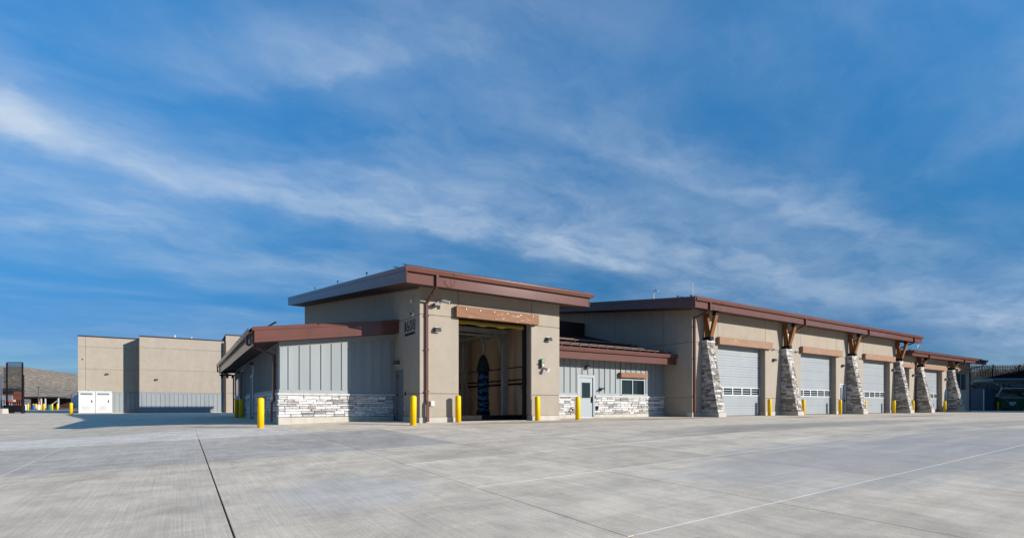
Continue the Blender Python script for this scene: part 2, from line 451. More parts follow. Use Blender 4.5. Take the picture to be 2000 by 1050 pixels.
nt_.links.new(ramp(nt_, rn, [(0, (0.045, 0.042, 0.03)), (1, (0.11, 0.085, 0.05))]), b_.inputs['Base Color'])
M['leaf'] = m_

# ------------------------------------------------------------------ mesh helpers
ORG = {}


class MB:
    def __init__(s):
        s.v = []
        s.f = []

    def add(s, vs, fs):
        o = len(s.v)
        s.v += [tuple(p) for p in vs]
        s.f += [tuple(i + o for i in f) for f in fs]
        return s

    def box(s, x0, x1, y0, y1, z0, z1):
        return s.hexa([(x0, y0, z0), (x1, y0, z0), (x1, y1, z0), (x0, y1, z0), (x0, y0, z1), (x1, y0, z1), (x1, y1, z1), (x0, y1, z1)])

    def hexa(s, p):
        return s.add(p, [(3, 2, 1, 0), (4, 5, 6, 7), (0, 1, 5, 4), (1, 2, 6, 5), (2, 3, 7, 6), (3, 0, 4, 7)])

    def prism(s, poly, axis, a0, a1):
        n = len(poly)

        def mk(p, a):
            return (a, p[0], p[1]) if axis == 'x' else ((p[0], a, p[1]) if axis == 'y' else (p[0], p[1], a))
        vs = [mk(p, a0) for p in poly] + [mk(p, a1) for p in poly]
        fs = [tuple(range(n)), tuple(range(2 * n - 1, n - 1, -1))] + [(i, (i + 1) % n, n + (i + 1) % n, n + i) for i in range(n)]
        return s.add(vs, fs)

    def tube(s, path, r, n=8, caps=True):
        path = [Vector(p) for p in path]
        rings = []
        for i, p in enumerate(path):
            a = path[max(i - 1, 0)]
            c = path[min(i + 1, len(path) - 1)]
            d = (c - a).normalized()
            u = d.cross(Vector((0, 0, 1)))
            if u.length < 1e-3:
                u = d.cross(Vector((0, 1, 0)))
            u.normalize()
            w = d.cross(u)
            rr = r[i] if isinstance(r, (list, tuple)) else r
            rings.append([p + (u * math.cos(k * 2 * math.pi / n) + w * math.sin(k * 2 * math.pi / n)) * rr for k in range(n)])
        vs = [q for g in rings for q in g]
        fs = []
        for i in range(len(path) - 1):
            for k in range(n):
                fs.append((i * n + k, i * n + (k + 1) % n, (i + 1) * n + (k + 1) % n, (i + 1) * n + k))
        if caps:
            fs.append(tuple(range(n - 1, -1, -1)))
            fs.append(tuple(range((len(path) - 1) * n, len(path) * n)))
        return s.add(vs, fs)

    def lathe(s, x, y, prof, n=20):
        """profile of (radius, z)"""
        vs = []
        for r, z in prof:
            for k in range(n):
                a = 2 * math.pi * k / n
                vs.append((x + r * math.cos(a), y + r * math.sin(a), z))
        fs = []
        for i in range(len(prof) - 1):
            for k in range(n):
                fs.append((i * n + k, i * n + (k + 1) % n, (i + 1) * n + (k + 1) % n, (i + 1) * n + k))
        fs.append(tuple(range(n - 1, -1, -1)))
        fs.append(tuple(range((len(prof) - 1) * n, len(prof) * n)))
        return s.add(vs, fs)

    def sq(s, path, hw, ht, wdir):
        """rectangular pipe along path; hw = half width along wdir, ht = half thickness"""
        path = [Vector(p) for p in path]
        wd = Vector(wdir)
        rings = []
        for i, p in enumerate(path):
            d0 = (path[i] - path[i - 1]).normalized() if i else None
            d1 = (path[i + 1] - path[i]).normalized() if i < len(path) - 1 else None
            d = d0 if d1 is None else (d1 if d0 is None else (d0 + d1).normalized())
            k = 1.0
            if d0 is not None and d1 is not None:
                k = 1.0 / max(0.5, d.dot(d1))
            t = d.cross(wd).normalized() * ht * k
            w = wd * hw
            rings.append([p - w - t, p + w - t, p + w + t, p - w + t])
        vs = [q for g in rings for q in g]
        fs = []
        for i in range(len(path) - 1):
            for k in range(4):
                fs.append((i * 4 + k, i * 4 + (k + 1) % 4, (i + 1) * 4 + (k + 1) % 4, (i + 1) * 4 + k))
        fs.append((3, 2, 1, 0))
        o = (len(path) - 1) * 4
        fs.append((o, o + 1, o + 2, o + 3))
        return s.add(vs, fs)

    def build(s, name, m, parent=None, bevel=0.0, kind=None, smooth=False, recalc=True, label=None, mesh=None, org=None):
        o_ = ORG[parent.name] if parent is not None else Vector(org or (0, 0, 0))
        me = bpy.data.meshes.new(name)
        me.from_pydata([(x - o_[0], y - o_[1], z - o_[2]) for x, y, z in s.v], [], s.f)
        if recalc:
            bm = bmesh.new()
            bm.from_mesh(me)
            bmesh.ops.recalc_face_normals(bm, faces=bm.faces)
            bm.to_mesh(me)
            bm.free()
        if smooth:
            me.polygons.foreach_set('use_smooth', [True] * len(me.polygons))
        me.materials.append(M[m] if isinstance(m, str) else m)
        me.update()
        ob = bpy.data.objects.new(name, me)
        COL.objects.link(ob)
        if parent is not None:
            ob.parent = parent
        else:
            ob.location = o_
        ORG[ob.name] = Vector(o_)
        if kind:
            ob['kind'] = kind
        if label:
            ob['label'] = label
        if bevel:
            b = ob.modifiers.new('bevel', 'BEVEL')
            b.width = bevel
            b.segments = 2
            b.limit_method = 'ANGLE'
            b.angle_limit = R(40)
        if smooth and not bevel:
            pass
        return ob


def thing(name, label, cat, loc=(0, 0, 0), rotz=0.0, group=None):
    o = bpy.data.objects.new(name, None)
    o.empty_display_size = 0.2
    COL.objects.link(o)
    o.location = loc
    o.rotation_euler = (0, 0, rotz)
    o['label'] = label
    o['category'] = cat
    if group:
        o['group'] = group
    ORG[o.name] = Vector((0, 0, 0)) if rotz else Vector(loc)
    return o


def tag(o, label, cat, group=None):
    o['label'] = label
    o['category'] = cat
    if group:
        o['group'] = group
    return o


def dup(root, loc, label, group=None, rotz=None):
    r = root.copy()
    COL.objects.link(r)
    r.location = loc
    if rotz is not None:
        r.rotation_euler = (0, 0, rotz)
    r['label'] = label
    if group:
        r['group'] = group
    ORG[r.name] = Vector(loc)
    for ch in list(root.children):
        c = ch.copy()
        COL.objects.link(c)
        c.parent = r
        for g in list(ch.children):
            d = g.copy()
            COL.objects.link(d)
            d.parent = c
    return r


f_ = 1001.5
_a = R(YAW)
FW = Vector((math.sin(_a), math.cos(_a)))
RT = Vector((math.cos(_a), -math.sin(_a)))


def at(px, D, py=790.0):
    """surveyed position: bearing given as offset from the camera axis, range D along it"""
    u = (px - 1000) / f_
    return Vector((FW.x * D + RT.x * u * D, FW.y * D + RT.y * u * D, 0.68 + (790 - py) / f_ * D))


def ss(a, b, x):
    t = min(1, max(0, (x - a) / (b - a)))
    return t * t * (3 - 2 * t)


def G(x, y):
    p = -0.60 + 0.0276 * max(x, -22) + 0.021 * max(y, -14)
    z = 0.5 * (p - math.sqrt(p * p + 0.0006))
    z -= 0.2 * ss(26, 52, y) * (1 - ss(6, 16, x))
    z -= 0.30 * math.exp(-((x + 5) / 5.0) ** 2 - ((y - 29) / 8.0) ** 2)   # drainage dip beside the low wing
    return z


# ------------------------------------------------------------------ ground, paving
def axis_steps(lims):
    out = []
    for a, b, n in lims:
        out += [a + (b - a) * i / n for i in range(n)]
    out.append(lims[-1][1])
    return out


gx = axis_steps([(-1600, -200, 7), (-200, -60, 7), (-60, 110, 60), (110, 300, 6), (300, 1600, 6)])
gy = axis_steps([(-900, -100, 5), (-100, -20, 6), (-20, 110, 60), (110, 300, 6), (300, 2200, 8)])
mb = MB()
mb.v = [(x, y, G(x, y) - 0.09) for y in gy for x in gx]
nx = len(gx)
mb.f = [(j * nx + i, j * nx + i + 1, (j + 1) * nx + i + 1, (j + 1) * nx + i) for j in range(len(gy) - 1) for i in range(nx - 1)]
mb.build('ground', 'dirt', kind='structure', recalc=False, smooth=True)

XJ = [-10.7, -7.95, -5.15, -2.38, 0.39, 3.21, 5.45, 8.2, 11.0, 13.8, 16.6, 19.4, 22.2, 25.0, 27.8, 30.6, 33.4, 36.2]
YJ = [-2.2, 0.45, 3.15, 5.85, 8.35, 10.85, 16.45]
lot = bpy.data.objects.new('concrete_lot', None)
COL.objects.link(lot)
lot['kind'] = 'structure'
ORG[lot.name] = Vector((0, 0, 0))


def slab(x0, x1, y0, y1, m, nxx=5, nyy=5, name='concrete_slab'):
    b = MB()
    xs = [x0 + (x1 - x0) * i / nxx for i in range(nxx + 1)]
    ys = [y0 + (y1 - y0) * i / nyy for i in range(nyy + 1)]
    b.v = [(x, y, G(x, y)) for y in ys for x in xs]
    n = nxx + 1
    b.f = [(j * n + i, j * n + i + 1, (j + 1) * n + i + 1, (j + 1) * n + i) for j in range(nyy) for i in range(nxx)]
    # skirts so that the joint reads as a cut
    ring = [i for i in range(n)] + [j * n + n - 1 for j in range(1, nyy + 1)] + [nyy * n + i for i in range(n - 2, -1, -1)] + [j * n for j in range(nyy - 1, 0, -1)]
    o = len(b.v)
    b.v += [(b.v[i][0], b.v[i][1], b.v[i][2] - 0.05) for i in ring]
    k = len(ring)
    b.f += [(ring[i], o + i, o + (i + 1) % k, ring[(i + 1) % k]) for i in range(k)]
    return b.build(name, m, lot, recalc=False)


for i in range(len(XJ) - 1):
    yj = [-2.2, 10.85, 16.45] if XJ[i + 1] < 3.3 else YJ
    for j in range(len(yj) - 1):
        gxw = 0.007 if XJ[i] != 0.39 else 0.010
        g1 = 0.010 if XJ[i + 1] == 0.39 else 0.007
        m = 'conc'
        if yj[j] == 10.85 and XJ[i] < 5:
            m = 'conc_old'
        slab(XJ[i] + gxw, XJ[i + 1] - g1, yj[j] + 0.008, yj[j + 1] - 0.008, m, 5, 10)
fl_ = MB()
fx_ = axis_steps([(-10.7, 36.2, 34)])
fy_ = axis_steps([(-2.2, 21.3, 16)])
fl_.v = [(x, y, G(x, y) - 0.03) for y in fy_ for x in fx_]
fl_.f = [(j * len(fx_) + i, j * len(fx_) + i + 1, (j + 1) * len(fx_) + i + 1, (j + 1) * len(fx_) + i) for j in range(len(fy_) - 1) for i in range(len(fx_) - 1)]
fl_.build('joint_filler', 'black', lot, recalc=False)
# pale apron pour beyond the grey strip, beside the low wing
slab(-7.95, 0.383, 16.46, 20.6, 'conc_new')
slab(0.397, 3.20, 16.46, 20.6, 'conc_new')
slab(3.214, 7.60, 16.46, 21.3, 'conc')
# pale sealant in the cross joints
for y, x0, x1 in ((3.15, 3.3, 10.2), (3.15, 11.7, 36), (5.85, 1.2, 30), (10.85, -10, 3.2), (16.455, -7.9, 3.2)):
    b = MB()
    n = 24
    w = 0.011 if y != 10.85 else 0.012
    for k in range(n + 1):
        x = x0 + (x1 - x0) * k / n
        b.v += [(x, y - w, G(x, y) - 0.001), (x, y + w, G(x, y) - 0.001)]
    b.f = [(2 * k, 2 * k + 2, 2 * k + 3, 2 * k + 1) for k in range(n)]
    b.build('joint_sealant', 'sealant', lot, recalc=False)
b = MB()
for k in range(25):
    y = 8.4 + 11.8 * k / 24
    b.v += [(-2.38 - 0.006, y, G(-2.38, y) - 0.001), (-2.38 + 0.006, y, G(-2.38, y) - 0.001)]
b.f = [(2 * k, 2 * k + 1, 2 * k + 3, 2 * k + 2) for k in range(24)]
b.build('joint_sealant', 'sealant', lot, recalc=False)

px_ = axis_steps([(-60, -10.7, 20), (-10.7, 36.2, 34), (36.2, 120, 24)])
py_ = axis_steps([(-30, -2.2, 8), (-2.2, 16.45, 10), (16.45, 20.6, 4), (20.6, 60, 30), (60, 115, 18)])
b = MB()
b.v = [(x, y, G(x, y) - 0.004) for y in py_ for x in px_]
n = len(px_)
for j in range(len(py_) - 1):
    for i in range(n - 1):
        cx_, cy_ = (px_[i] + px_[i + 1]) / 2, (py_[j] + py_[j + 1]) / 2
        if -10.7 < cx_ < 36.2 and -2.2 < cy_ < 16.45:
            continue
        b.f.append((j * n + i, j * n + i + 1, (j + 1) * n + i + 1, (j + 1) * n + i))
b.build('paved_yard', 'conc_far', kind='structure', recalc=False, smooth=True)

# ------------------------------------------------------------------ shared builders
def stones_grid(u0f, u1f, z0, z1, rowh, lens, rng):
    """ledgestone layout: rows of random height cut into random lengths"""
    out = []
    z = z0
    while z < z1 - 0.02:
        h = rng.uniform(*rowh)
        if z1 - (z + h) < rowh[0] * 0.8:
            h = z1 - z
        a, e = u0f(z + h / 2), u1f(z + h / 2)
        u = a
        first = True
        while u < e - 0.02:
            l = rng.uniform(*lens) * (rng.uniform(0.4, 1) if first else 1)
            if e - (u + l) < lens[0] * 0.7:
                l = e - u
            if h > 0.12 and rng.random() < 0.35 and l < 0.5:
                hs_ = h * rng.uniform(0.4, 0.6)
                out.append((u, u + l, z, z + hs_))
                out.append((u, u + l, z + hs_, z + h))
            else:
                out.append((u, u + l, z, z + h))
            u += l
            first = False
        z += h
    return out


def stone_mesh(b, fn, u0, u1, z0, z1, d, rng, gap=0.006):
    """fn(u, z, out) -> point; a chipped block standing proud by d"""
    u0 += gap
    u1 -= gap
    z0 += gap
    z1 -= gap
    j = lambda s: rng.uniform(-s, s)
    c = min(0.02, (z1 - z0) * 0.25)
    A = [(u0, z0), (u1, z0), (u1, z1), (u0, z1)]
    I = [(u0 + c, z0 + c), (u1 - c, z0 + c), (u1 - c, z1 - c), (u0 + c, z1 - c)]
    vs = [fn(u, z, 0.0) for u, z in A]
    vs += [fn(u + j(0.004), z + j(0.004), d * 0.6 + j(0.005)) for u, z in A]
    vs += [fn(u + j(0.01), z + j(0.006), d + j(0.010)) for u, z in I]
    fs = []
    for k in range(4):
        q = (k + 1) % 4
        fs += [(k, q, 4 + q, 4 + k), (4 + k, 4 + q, 8 + q, 8 + k)]
    fs.append((8, 9, 10, 11))
    b.add(vs, fs)


def downspout_x(parent, x, yg, zg, yw, zw, zbot, kick=True, m='brown', hw=0.05):
    """from the gutter (yg, zg) down, back to the wall at yw, then down the wall"""
    p = [(x, yg, zg), (x, yg, zg - 0.42), (x, yw, zw), (x, yw, 0.85)] if kick else [(x, yg, zg), (x, yg, zg - 0.42), (x, yw, zw), (x, yw, zbot)]
    if kick:
        p += [(x, yw - 0.09, 0.72), (x, yw - 0.09, zbot)]
    o = MB().sq(p, hw, 0.04, (1, 0, 0)).build('downspout', m, parent)
    for z in (zw - 0.5, (zw + 1) / 2, 1.2):
        if zw > 2:
            MB().box(x - hw - 0.03, x + hw + 0.03, yw - 0.05, yw + 0.06, z - 0.025, z + 0.025).build('bracket', m, o)
    return o


def snow_rail(parent, x0, x1, y, z, m='roofmetal', step=0.62, slope=0.13, second=True):
    b = MB()
    b.tube([(x0, y, z + 0.13), (x1, y, z + 0.13)], 0.017, 6)
    if second:
        b.tube([(x0 + 0.05, y, z + 0.055), (x1, y, z + 0.055)], 0.018, 6)
    b.build('snow_rail', m, parent)
    c = MB()
    n = int((x1 - x0) / step)
    for k in range(n + 1):
        x = x0 + 0.15 + k * step
        if x < x1:
            c.box(x - 0.012, x + 0.012, y - 0.05, y + 0.04, z - 0.03, z + 0.14)
    c.build('snow_rail_clamps', 'roofmetal', parent, kind='stuff')


def wall_light(x, y, z, label, face='front', m='bronze', group='wall lights on the buildings'):
    """small wedge-shaped wall pack"""
    t = thing('wall_light', label, 'wall light', (x, y, z), 0, group)
    if face == 'front':
        MB().prism([(y, z - 0.07), (y - 0.16, z - 0.07), (y - 0.20, z - 0.02), (y - 0.12, z + 0.10), (y, z + 0.11)], 'x', x - 0.125, x + 0.125).build('housing', m, t, 0.012)
        MB().box(x - 0.10, x + 0.10, y - 0.15, y - 0.03, z - 0.082, z - 0.071).build('lens', 'plastic', t)
        MB().box(x - 0.09, x + 0.09, y - 0.012, y, z - 0.10, z + 0.13).build('mounting_plate', 'steel', t)
    else:
        MB().prism([(x, z - 0.07), (x - 0.16, z - 0.07), (x - 0.20, z - 0.02), (x - 0.12, z + 0.10), (x, z + 0.11)], 'y', y - 0.17, y + 0.17).build('housing', m, t, 0.012)
        MB().box(x - 0.15, x - 0.03, y - 0.13, y + 0.13, z - 0.082, z - 0.071).build('lens', 'plastic', t)
        MB().box(x - 0.012, x, y - 0.12, y + 0.12, z - 0.13, z + 0.15).build('mounting_plate', 'steel', t)
    return t


def garage_door(parent, x0, x1, y, ztop, nwin, wz=(1.24, 1.77), nsec=8):
    d = MB().box(x0, x1, y + 0.03, y + 0.07, 0.02, ztop).build('garage_door', 'gdoor', parent)
    zs = [0.02, 0.62, wz[0], wz[1]]
    zt = wz[1]
    nrem = max(1, round((ztop - zt) / 0.60))
    zs += [zt + (ztop - zt) * (k + 1) / nrem for k in range(nrem)]
    for k in range(len(zs) - 1):
        a, e = zs[k] + 0.006, zs[k + 1] - 0.006
        if abs(zs[k] - wz[0]) < 1e-6:
            continue
        prof = []
        n = max(2, round((e - a) / 0.15))
        h = (e - a) / n
        for i in range(n):
            z = a + i * h
            prof += [(y, z + 0.012), (y, z + h * 0.80), (y + 0.012, z + h * 0.84), (y + 0.012, z + h * 0.97)]
        poly = [(y + 0.03, a)] + prof + [(y + 0.03, e)]
        MB().prism(poly, 'x', x0, x1).build('door_section', 'gdoor', d)
    # glazed section
    a, e = wz
    p = (x1 - x0 - 0.05) / nwin
    fr = MB()
    fr.box(x0, x1, y - 0.012, y + 0.03, a + 0.004, a + 0.065)
    fr.box(x0, x1, y - 0.012, y + 0.03, e - 0.065, e - 0.004)
    for k in range(nwin + 1):
        xx = x0 + 0.025 + k * p
        fr.box(max(x0, xx - 0.045), min(x1, xx + 0.045), y - 0.010, y + 0.03, a + 0.065, e - 0.065)
    fr.build('window_frame', 'white', d)
    for k in range(nwin):
        xa, xb = x0 + 0.025 + k * p + 0.045, x0 + 0.025 + (k + 1) * p - 0.045
        MB().box(xa, xb, y + 0.012, y + 0.03, a + 0.065, e - 0.065).build('pane', 'glass', d)
        mu = MB()
        for t in (0.30, 0.68):
            zc = a + 0.065 + (e - a - 0.13) * t
            mu.box(xa, xb - 0.06, y + 0.004, y + 0.012, zc - 0.022, zc + 0.022)
        mu.build('muntin', 'gdoor', d)
    return d


def lintel(parent, x0, x1, z0, z1, yw, proud=0.24, m='lintel_pale', bolts=0):
    b = MB()
    n = 10
    rng = random.Random(int(x0 * 100))
    xs = [x0 + (x1 - x0) * k / n for k in range(n + 1)]
    for k, x in enumerate(xs):
        j = lambda: rng.uniform(-0.006, 0.006)
        b.v += [(x, yw - proud + j(), z0 + j()), (x, yw - 0.003, z0), (x, yw - 0.003, z1), (x, yw - proud + j(), z1 + j())]
    for k in range(n):
        for q in range(4):
            b.f.append((4 * k + q, 4 * k + (q + 1) % 4, 4 * k + 4 + (q + 1) % 4, 4 * k + 4 + q))
    b.f += [(3, 2, 1, 0), (4 * n, 4 * n + 1, 4 * n + 2, 4 * n + 3)]
    o = b.build('timber_lintel', m, parent, 0.008)
    for k in range(bolts):
        x = x0 + 0.42 + (x1 - x0 - 0.75) * k / (bolts - 1)
        y = yw - proud - 0.012
        MB().tube([(x, y - 0.015, z1 - 0.10), (x, y + 0.02, z1 - 0.10)], 0.022, 8).build('bolt', 'bolt', o)
    return o


def pier(parent, x, yw, ztop, singles, seed, w=0.66):
    """battered stone pier against the wall"""
    rng = random.Random(seed)
    yb, yt = yw - 1.09, yw - 0.36
    zb = 0.26
    yf = lambda z: yb + (yt - yb) * (z - zb) / (ztop - zb)
    in_ = 0.045
    core = MB()
    core.hexa([(x + in_, yf(zb) + in_, zb), (x + w - in_, yf(zb) + in_, zb), (x + w - in_, yw - 0.003, zb), (x + in_, yw - 0.003, zb),
               (x + in_, yf(ztop) + in_, ztop), (x + w - in_, yf(ztop) + in_, ztop), (x + w - in_, yw - 0.003, ztop), (x + in_, yw - 0.003, ztop)])
    p = core.build('stone_pier', 'mortar', parent)
    MB().hexa([(x - 0.03, yb - 0.06, 0), (x + w + 0.03, yb - 0.06, 0), (x + w + 0.03, yw - 0.003, 0), (x - 0.03, yw - 0.003, 0),
               (x - 0.02, yb - 0.045, zb), (x + w + 0.02, yb - 0.045, zb), (x + w + 0.02, yw - 0.003, zb), (x - 0.02, yw - 0.003, zb)]).build('pier_footing', 'curb', p, 0.01)
    MB().hexa([(x - 0.05, yt - 0.05, ztop), (x + w + 0.05, yt - 0.05, ztop), (x + w + 0.05, yw - 0.003, ztop), (x - 0.05, yw - 0.003, ztop),
               (x - 0.02, yt - 0.02, ztop + 0.12), (x + w + 0.02, yt - 0.02, ztop + 0.12), (x + w + 0.02, yw - 0.003, ztop + 0.12), (x - 0.02, yw - 0.003, ztop + 0.12)]).build('pier_cap', 'ledge', p, 0.01)
    left = stones_grid(lambda z: 0.0, lambda z: yw - yf(z), zb, ztop, (0.085, 0.17), (0.22, 0.55), rng)
    front = stones_grid(lambda z: 0.0, lambda z: w, zb, ztop, (0.085, 0.17), (0.18, 0.42), rng)
    right = stones_grid(lambda z: 0.0, lambda z: yw - yf(z), zb, ztop, (0.10, 0.20), (0.3, 0.6), rng)
    fl = lambda u, z, o: (x + in_ - o, yw - u if u < yw - yf(z) - 0.03 else max(yw - u, yf(z) + 0.01), z)
    ff = lambda u, z, o: (x + u, yf(z) + in_ - o, z)
    fr = lambda u, z, o: (x + w - in_ + o, max(yw - u, yf(z) + 0.01), z)
    if singles:
        for lst, fn in ((left, fl), (front, ff)):
            for (a, e, z0, z1) in lst:
                b = MB()
                stone_mesh(b, fn, a, e, z0, z1, 0.042 + rng.uniform(-0.008, 0.010), rng)
                b.build('stone', 'pstone', p)
        b = MB()
    else:
        b = MB()
        for lst, fn in ((left, fl), (front, ff)):
            for (a, e, z0, z1) in lst:
                stone_mesh(b, fn, a, e, z0, z1, 0.042 + rng.uniform(-0.008, 0.010), rng)
        b.build('pier_stones', 'pstone_i', p, kind='stuff')
        b = MB()
    for (a, e, z0, z1) in right:
        stone_mesh(b, fr, a, e, z0, z1, 0.042 + rng.uniform(-0.008, 0.010), rng)
    b.build('pier_stones', 'pstone_i', p, kind='stuff')
    return p


def v_bracket(parent, x, yw, z0, z1, yt, w=0.66):
    """timber post against the wall and strut leaning out to the eave"""
    xc = x + w / 2 - 0.04
    hw = 0.13
    br = MB().box(xc - hw - 0.02, xc + hw + 0.02, yw - 0.50, yw - 0.02, z0, z0 + 0.20).build('bracket_shoe', 'black', parent, 0.006)
    MB().hexa([(xc - hw, yw - 0.335, z0 + 0.20), (xc + hw - 0.09, yw - 0.335, z0 + 0.20), (xc + hw - 0.09, yw - 0.10, z0 + 0.20), (xc - hw, yw - 0.10, z0 + 0.20),
               (xc - hw, yw - 0.26, z1 + 0.12), (xc + hw - 0.09, yw - 0.26, z1 + 0.12), (xc + hw - 0.09, yw - 0.03, z1 + 0.12), (xc - hw, yw - 0.03, z1 + 0.12)]).build('timber_post', 'timber', br, 0.006)
    ya = yw - 0.46
    MB().hexa([(xc - hw, ya - 0.02, z0 + 0.20), (xc + hw, ya - 0.02, z0 + 0.20), (xc + hw, ya + 0.10, z0 + 0.20), (xc - hw, ya + 0.10, z0 + 0.20),
               (xc - hw, yt, z1 - 0.15), (xc + hw, yt, z1 - 0.15), (xc + hw, yt + 0.19, z1 - 0.15), (xc - hw, yt + 0.19, z1 - 0.15)]).build('timber_strut', 'timber', br, 0.006)
    MB().box(xc - hw - 0.01, xc + hw + 0.01, yt - 0.02, yt + 0.22, z1 - 0.148, z1 + 0.1).build('strut_shade_plate', 'black', br)  # plate lengthened in black to stand in for eave shade on the strut top
    return br


def panels_y(parent, y, cells, core=True, t=0.025, g=0.011):
    """stucco panels on a wall facing -Y: (x0, x1, z0, z1[, z1b])"""
    for c in cells:
        x0, x1, z0, z1 = c[:4]
        z1b = c[4] if len(c) > 4 else z1
        MB().hexa([(x0 + g, y, z0 + g), (x1 - g, y, z0 + g), (x1 - g, y + t, z0 + g), (x0 + g, y + t, z0 + g),
                   (x0 + g, y, z1 - g), (x1 - g, y, z1b - g), (x1 - g, y + t, z1b - g), (x0 + g, y + t, z1 - g)]).build('stucco_panel', 'stucco', parent, 0.004)


def panels_x(parent, x, polys, t=0.025):
    for poly in polys:
        MB().prism(poly, 'x', x, x + t).build('stucco_panel', 'stucco', parent, 0.004)


def shrink(y0, y1, z0, z1, z1b=None, g=0.011):
    z1b = z1 if z1b is None else z1b
    return [(y0 + g, z0 + g), (y1 - g, z0 + g), (y1 - g, z1b - g), (y0 + g, z1 - g)]


# ================================================================== WASH BAY BUILDING
XT, YT = 7.705, 18.52
XR = 14.50
tw = thing('wash_bay_building', 'tall tan stucco wash bay with open doorway and number 1608 on its side', 'building', (XT, YT, 0))
ZT = lambda y: 5.17 + 0.1285 * (y - YT)
OL, OR, OT = 9.354, 12.95, 4.27
YB = 40.5
w = MB()
w.box(XT + 0.025, OL, YT + 0.025, YT + 0.34, 0.2, 5.3)
w.box(OR, XR - 0.025, YT + 0.025, YT + 0.34, 0.2, 5.3)
w.box(OL, OR, YT + 0.025, YT + 0.34, OT, 5.3)
core = w.build('wall', 'stucco_dark', tw)
w = MB()
w.prism([(YT + 0.34, 0.0), (20.25, 0.0), (20.25, 2.16), (21.17, 2.16), (21.17, 0), (YB, 0), (YB, ZT(YB) + 0.1), (YT + 0.34, ZT(YT) + 0.1)], 'x', XT + 0.025, XT + 0.3)
w.build('wall', 'stucco_dark', tw)
MB().prism([(YT + 0.34, 0.0), (YB, 0), (YB, ZT(YB) + 0.1), (YT + 0.34, ZT(YT) + 0.1)], 'x', XR - 0.3, XR).build('wall', 'stucco', tw)
# inside faces of the bay
MB().prism([(YT + 0.34, 0.0), (YB, 0), (YB, ZT(YB) - 0.1), (YT + 0.34, ZT(YT) - 0.1)], 'x', XR - 0.32, XR - 0.301).build('bay_lining', 'interior', tw)
MB().prism([(YT + 0.34, 0.0), (YB, 0), (YB, ZT(YB) - 0.1), (YT + 0.34, ZT(YT) - 0.1)], 'x', XT + 0.301, XT + 0.32).build('bay_lining', 'interior', tw)
wb_ = MB()
wb_.box(XT + 0.3, OL, YB - 0.3, YB, 0, 7.9)
wb_.box(OR, XR - 0.3, YB - 0.3, YB, 0, 7.9)
wb_.box(OL, OR, YB - 0.3, YB, 4.3, 7.9)
wb_.build('rear_wall', 'stucco', tw)
zj1, zj2 = 1.12, 4.18
panels_y(core, YT, [(XT - 0.011, OL + 0.011, 0.2, zj1), (XT - 0.011, OL + 0.011, zj1, zj2), (XT - 0.011, OL, zj2, 5.25), (OL, OR, OT - 0.011, 5.25), (OR, XR + 0.011, zj2, 5.25),
                    (OR - 0.011, XR + 0.011, zj1, zj2), (OR - 0.011, XR + 0.011, 0.2, zj1)])
e = 0.011
panels_x(core, XT, [shrink(YT + 0.014, 20.25, 0.2, zj1),
                    [(YT + 0.025, zj1 + e), (20.25, zj1 + e), (20.25, 2.16), (21.34, 2.16), (21.34, zj2 - e), (YT + 0.025, zj2 - e)],
                    [(21.17, 0.2), (21.34, 0.2), (21.34, 2.15), (21.17, 2.15)],
                    shrink(YT + 0.014, 21.41, zj2, ZT(YT), ZT(21.41)),
                    shrink(21.41, 25.3, 3.3, ZT(21.41), ZT(25.3)), shrink(25.3, 30.2, 3.3, ZT(25.3), ZT(30.2)),
                    shrink(30.2, 35.4, 3.3, ZT(30.2), ZT(35.4)), shrink(35.4, YB, 3.3, ZT(35.4), ZT(YB))])
# concrete base
b = MB()
b.box(XT - 0.03, OL + 0.02, YT - 0.03, YT + 0.34, -0.1, 0.2)
MB().box(OR - 0.02, XR + 0.03, YT - 0.03, YT + 0.34, -0.1, 0.2).build('concrete_base', 'curb', tw, 0.01)
b.box(XT - 0.03, XT + 0.024, YT + 0.34, 20.22, -0.1, 0.2)
b.build('concrete_base', 'curb', tw, 0.01)
# reveals of the doorway
MB().box(OL - 0.002, OL + 0.018, YT + 0.012, YT + 0.338, 0.2, OT).build('door_jamb', 'stucco', tw)
MB().box(OR - 0.018, OR + 0.002, YT + 0.012, YT + 0.338, 0.2, OT).build('door_jamb', 'stucco', tw)
b = MB()
b.box(OR - 0.22, OR - 0.03, YT + 0.35, YT + 0.42, 0, OT)
b.box(OL + 0.03, OL + 0.22, YT + 0.35, YT + 0.42, 0, OT)
b.build('door_track', 'black', tw)
# rolled door: barrel, slats edge and yellow bottom loop
b = MB()
b.tube([(OL + 0.03, YT + 0.62, OT + 0.16), (OR - 0.03, YT + 0.62, OT + 0.16)], 0.24, 16)
ro = b.build('rolled_curtain', 'black', tw, smooth=True)
b = MB()
n = 24
for k in range(n + 1):
    x = OL + 0.05 + (OR - OL - 0.28) * k / n
    sg = 0.035 * math.sin(k * 0.9) + 0.05 * math.sin(k / n * math.pi)
    b.v += [(x, YT + 0.30, 4.17), (x, YT + 0.27, 4.02 - sg * 0.6), (x, YT + 0.36, 4.02 - sg * 0.6), (x, YT + 0.36, 4.17)]
for k in range(n):
    for q in range(4):
        b.f.append((4 * k + q, 4 * k + (q + 1) % 4, 4 * k + 4 + (q + 1) % 4, 4 * k + 4 + q))
b.build('curtain_bottom_loop', 'strap', tw, smooth=True)
# bay floor and drain kerb
MB().box(XT + 0.3, XR - 0.3, YT + 0.0, YB, -0.06, 0.006).build('bay_floor', 'conc_old', tw)
MB().box(8.2, 14.1, 20.3, 20.46, 0.006, 0.20).build('wheel_kerb', 'black', tw)
MB().box(OL - 0.3, OR + 0.3, YT + 0.36, 20.29, 0.007, 0.02).build('drain_grate', 'black', tw)
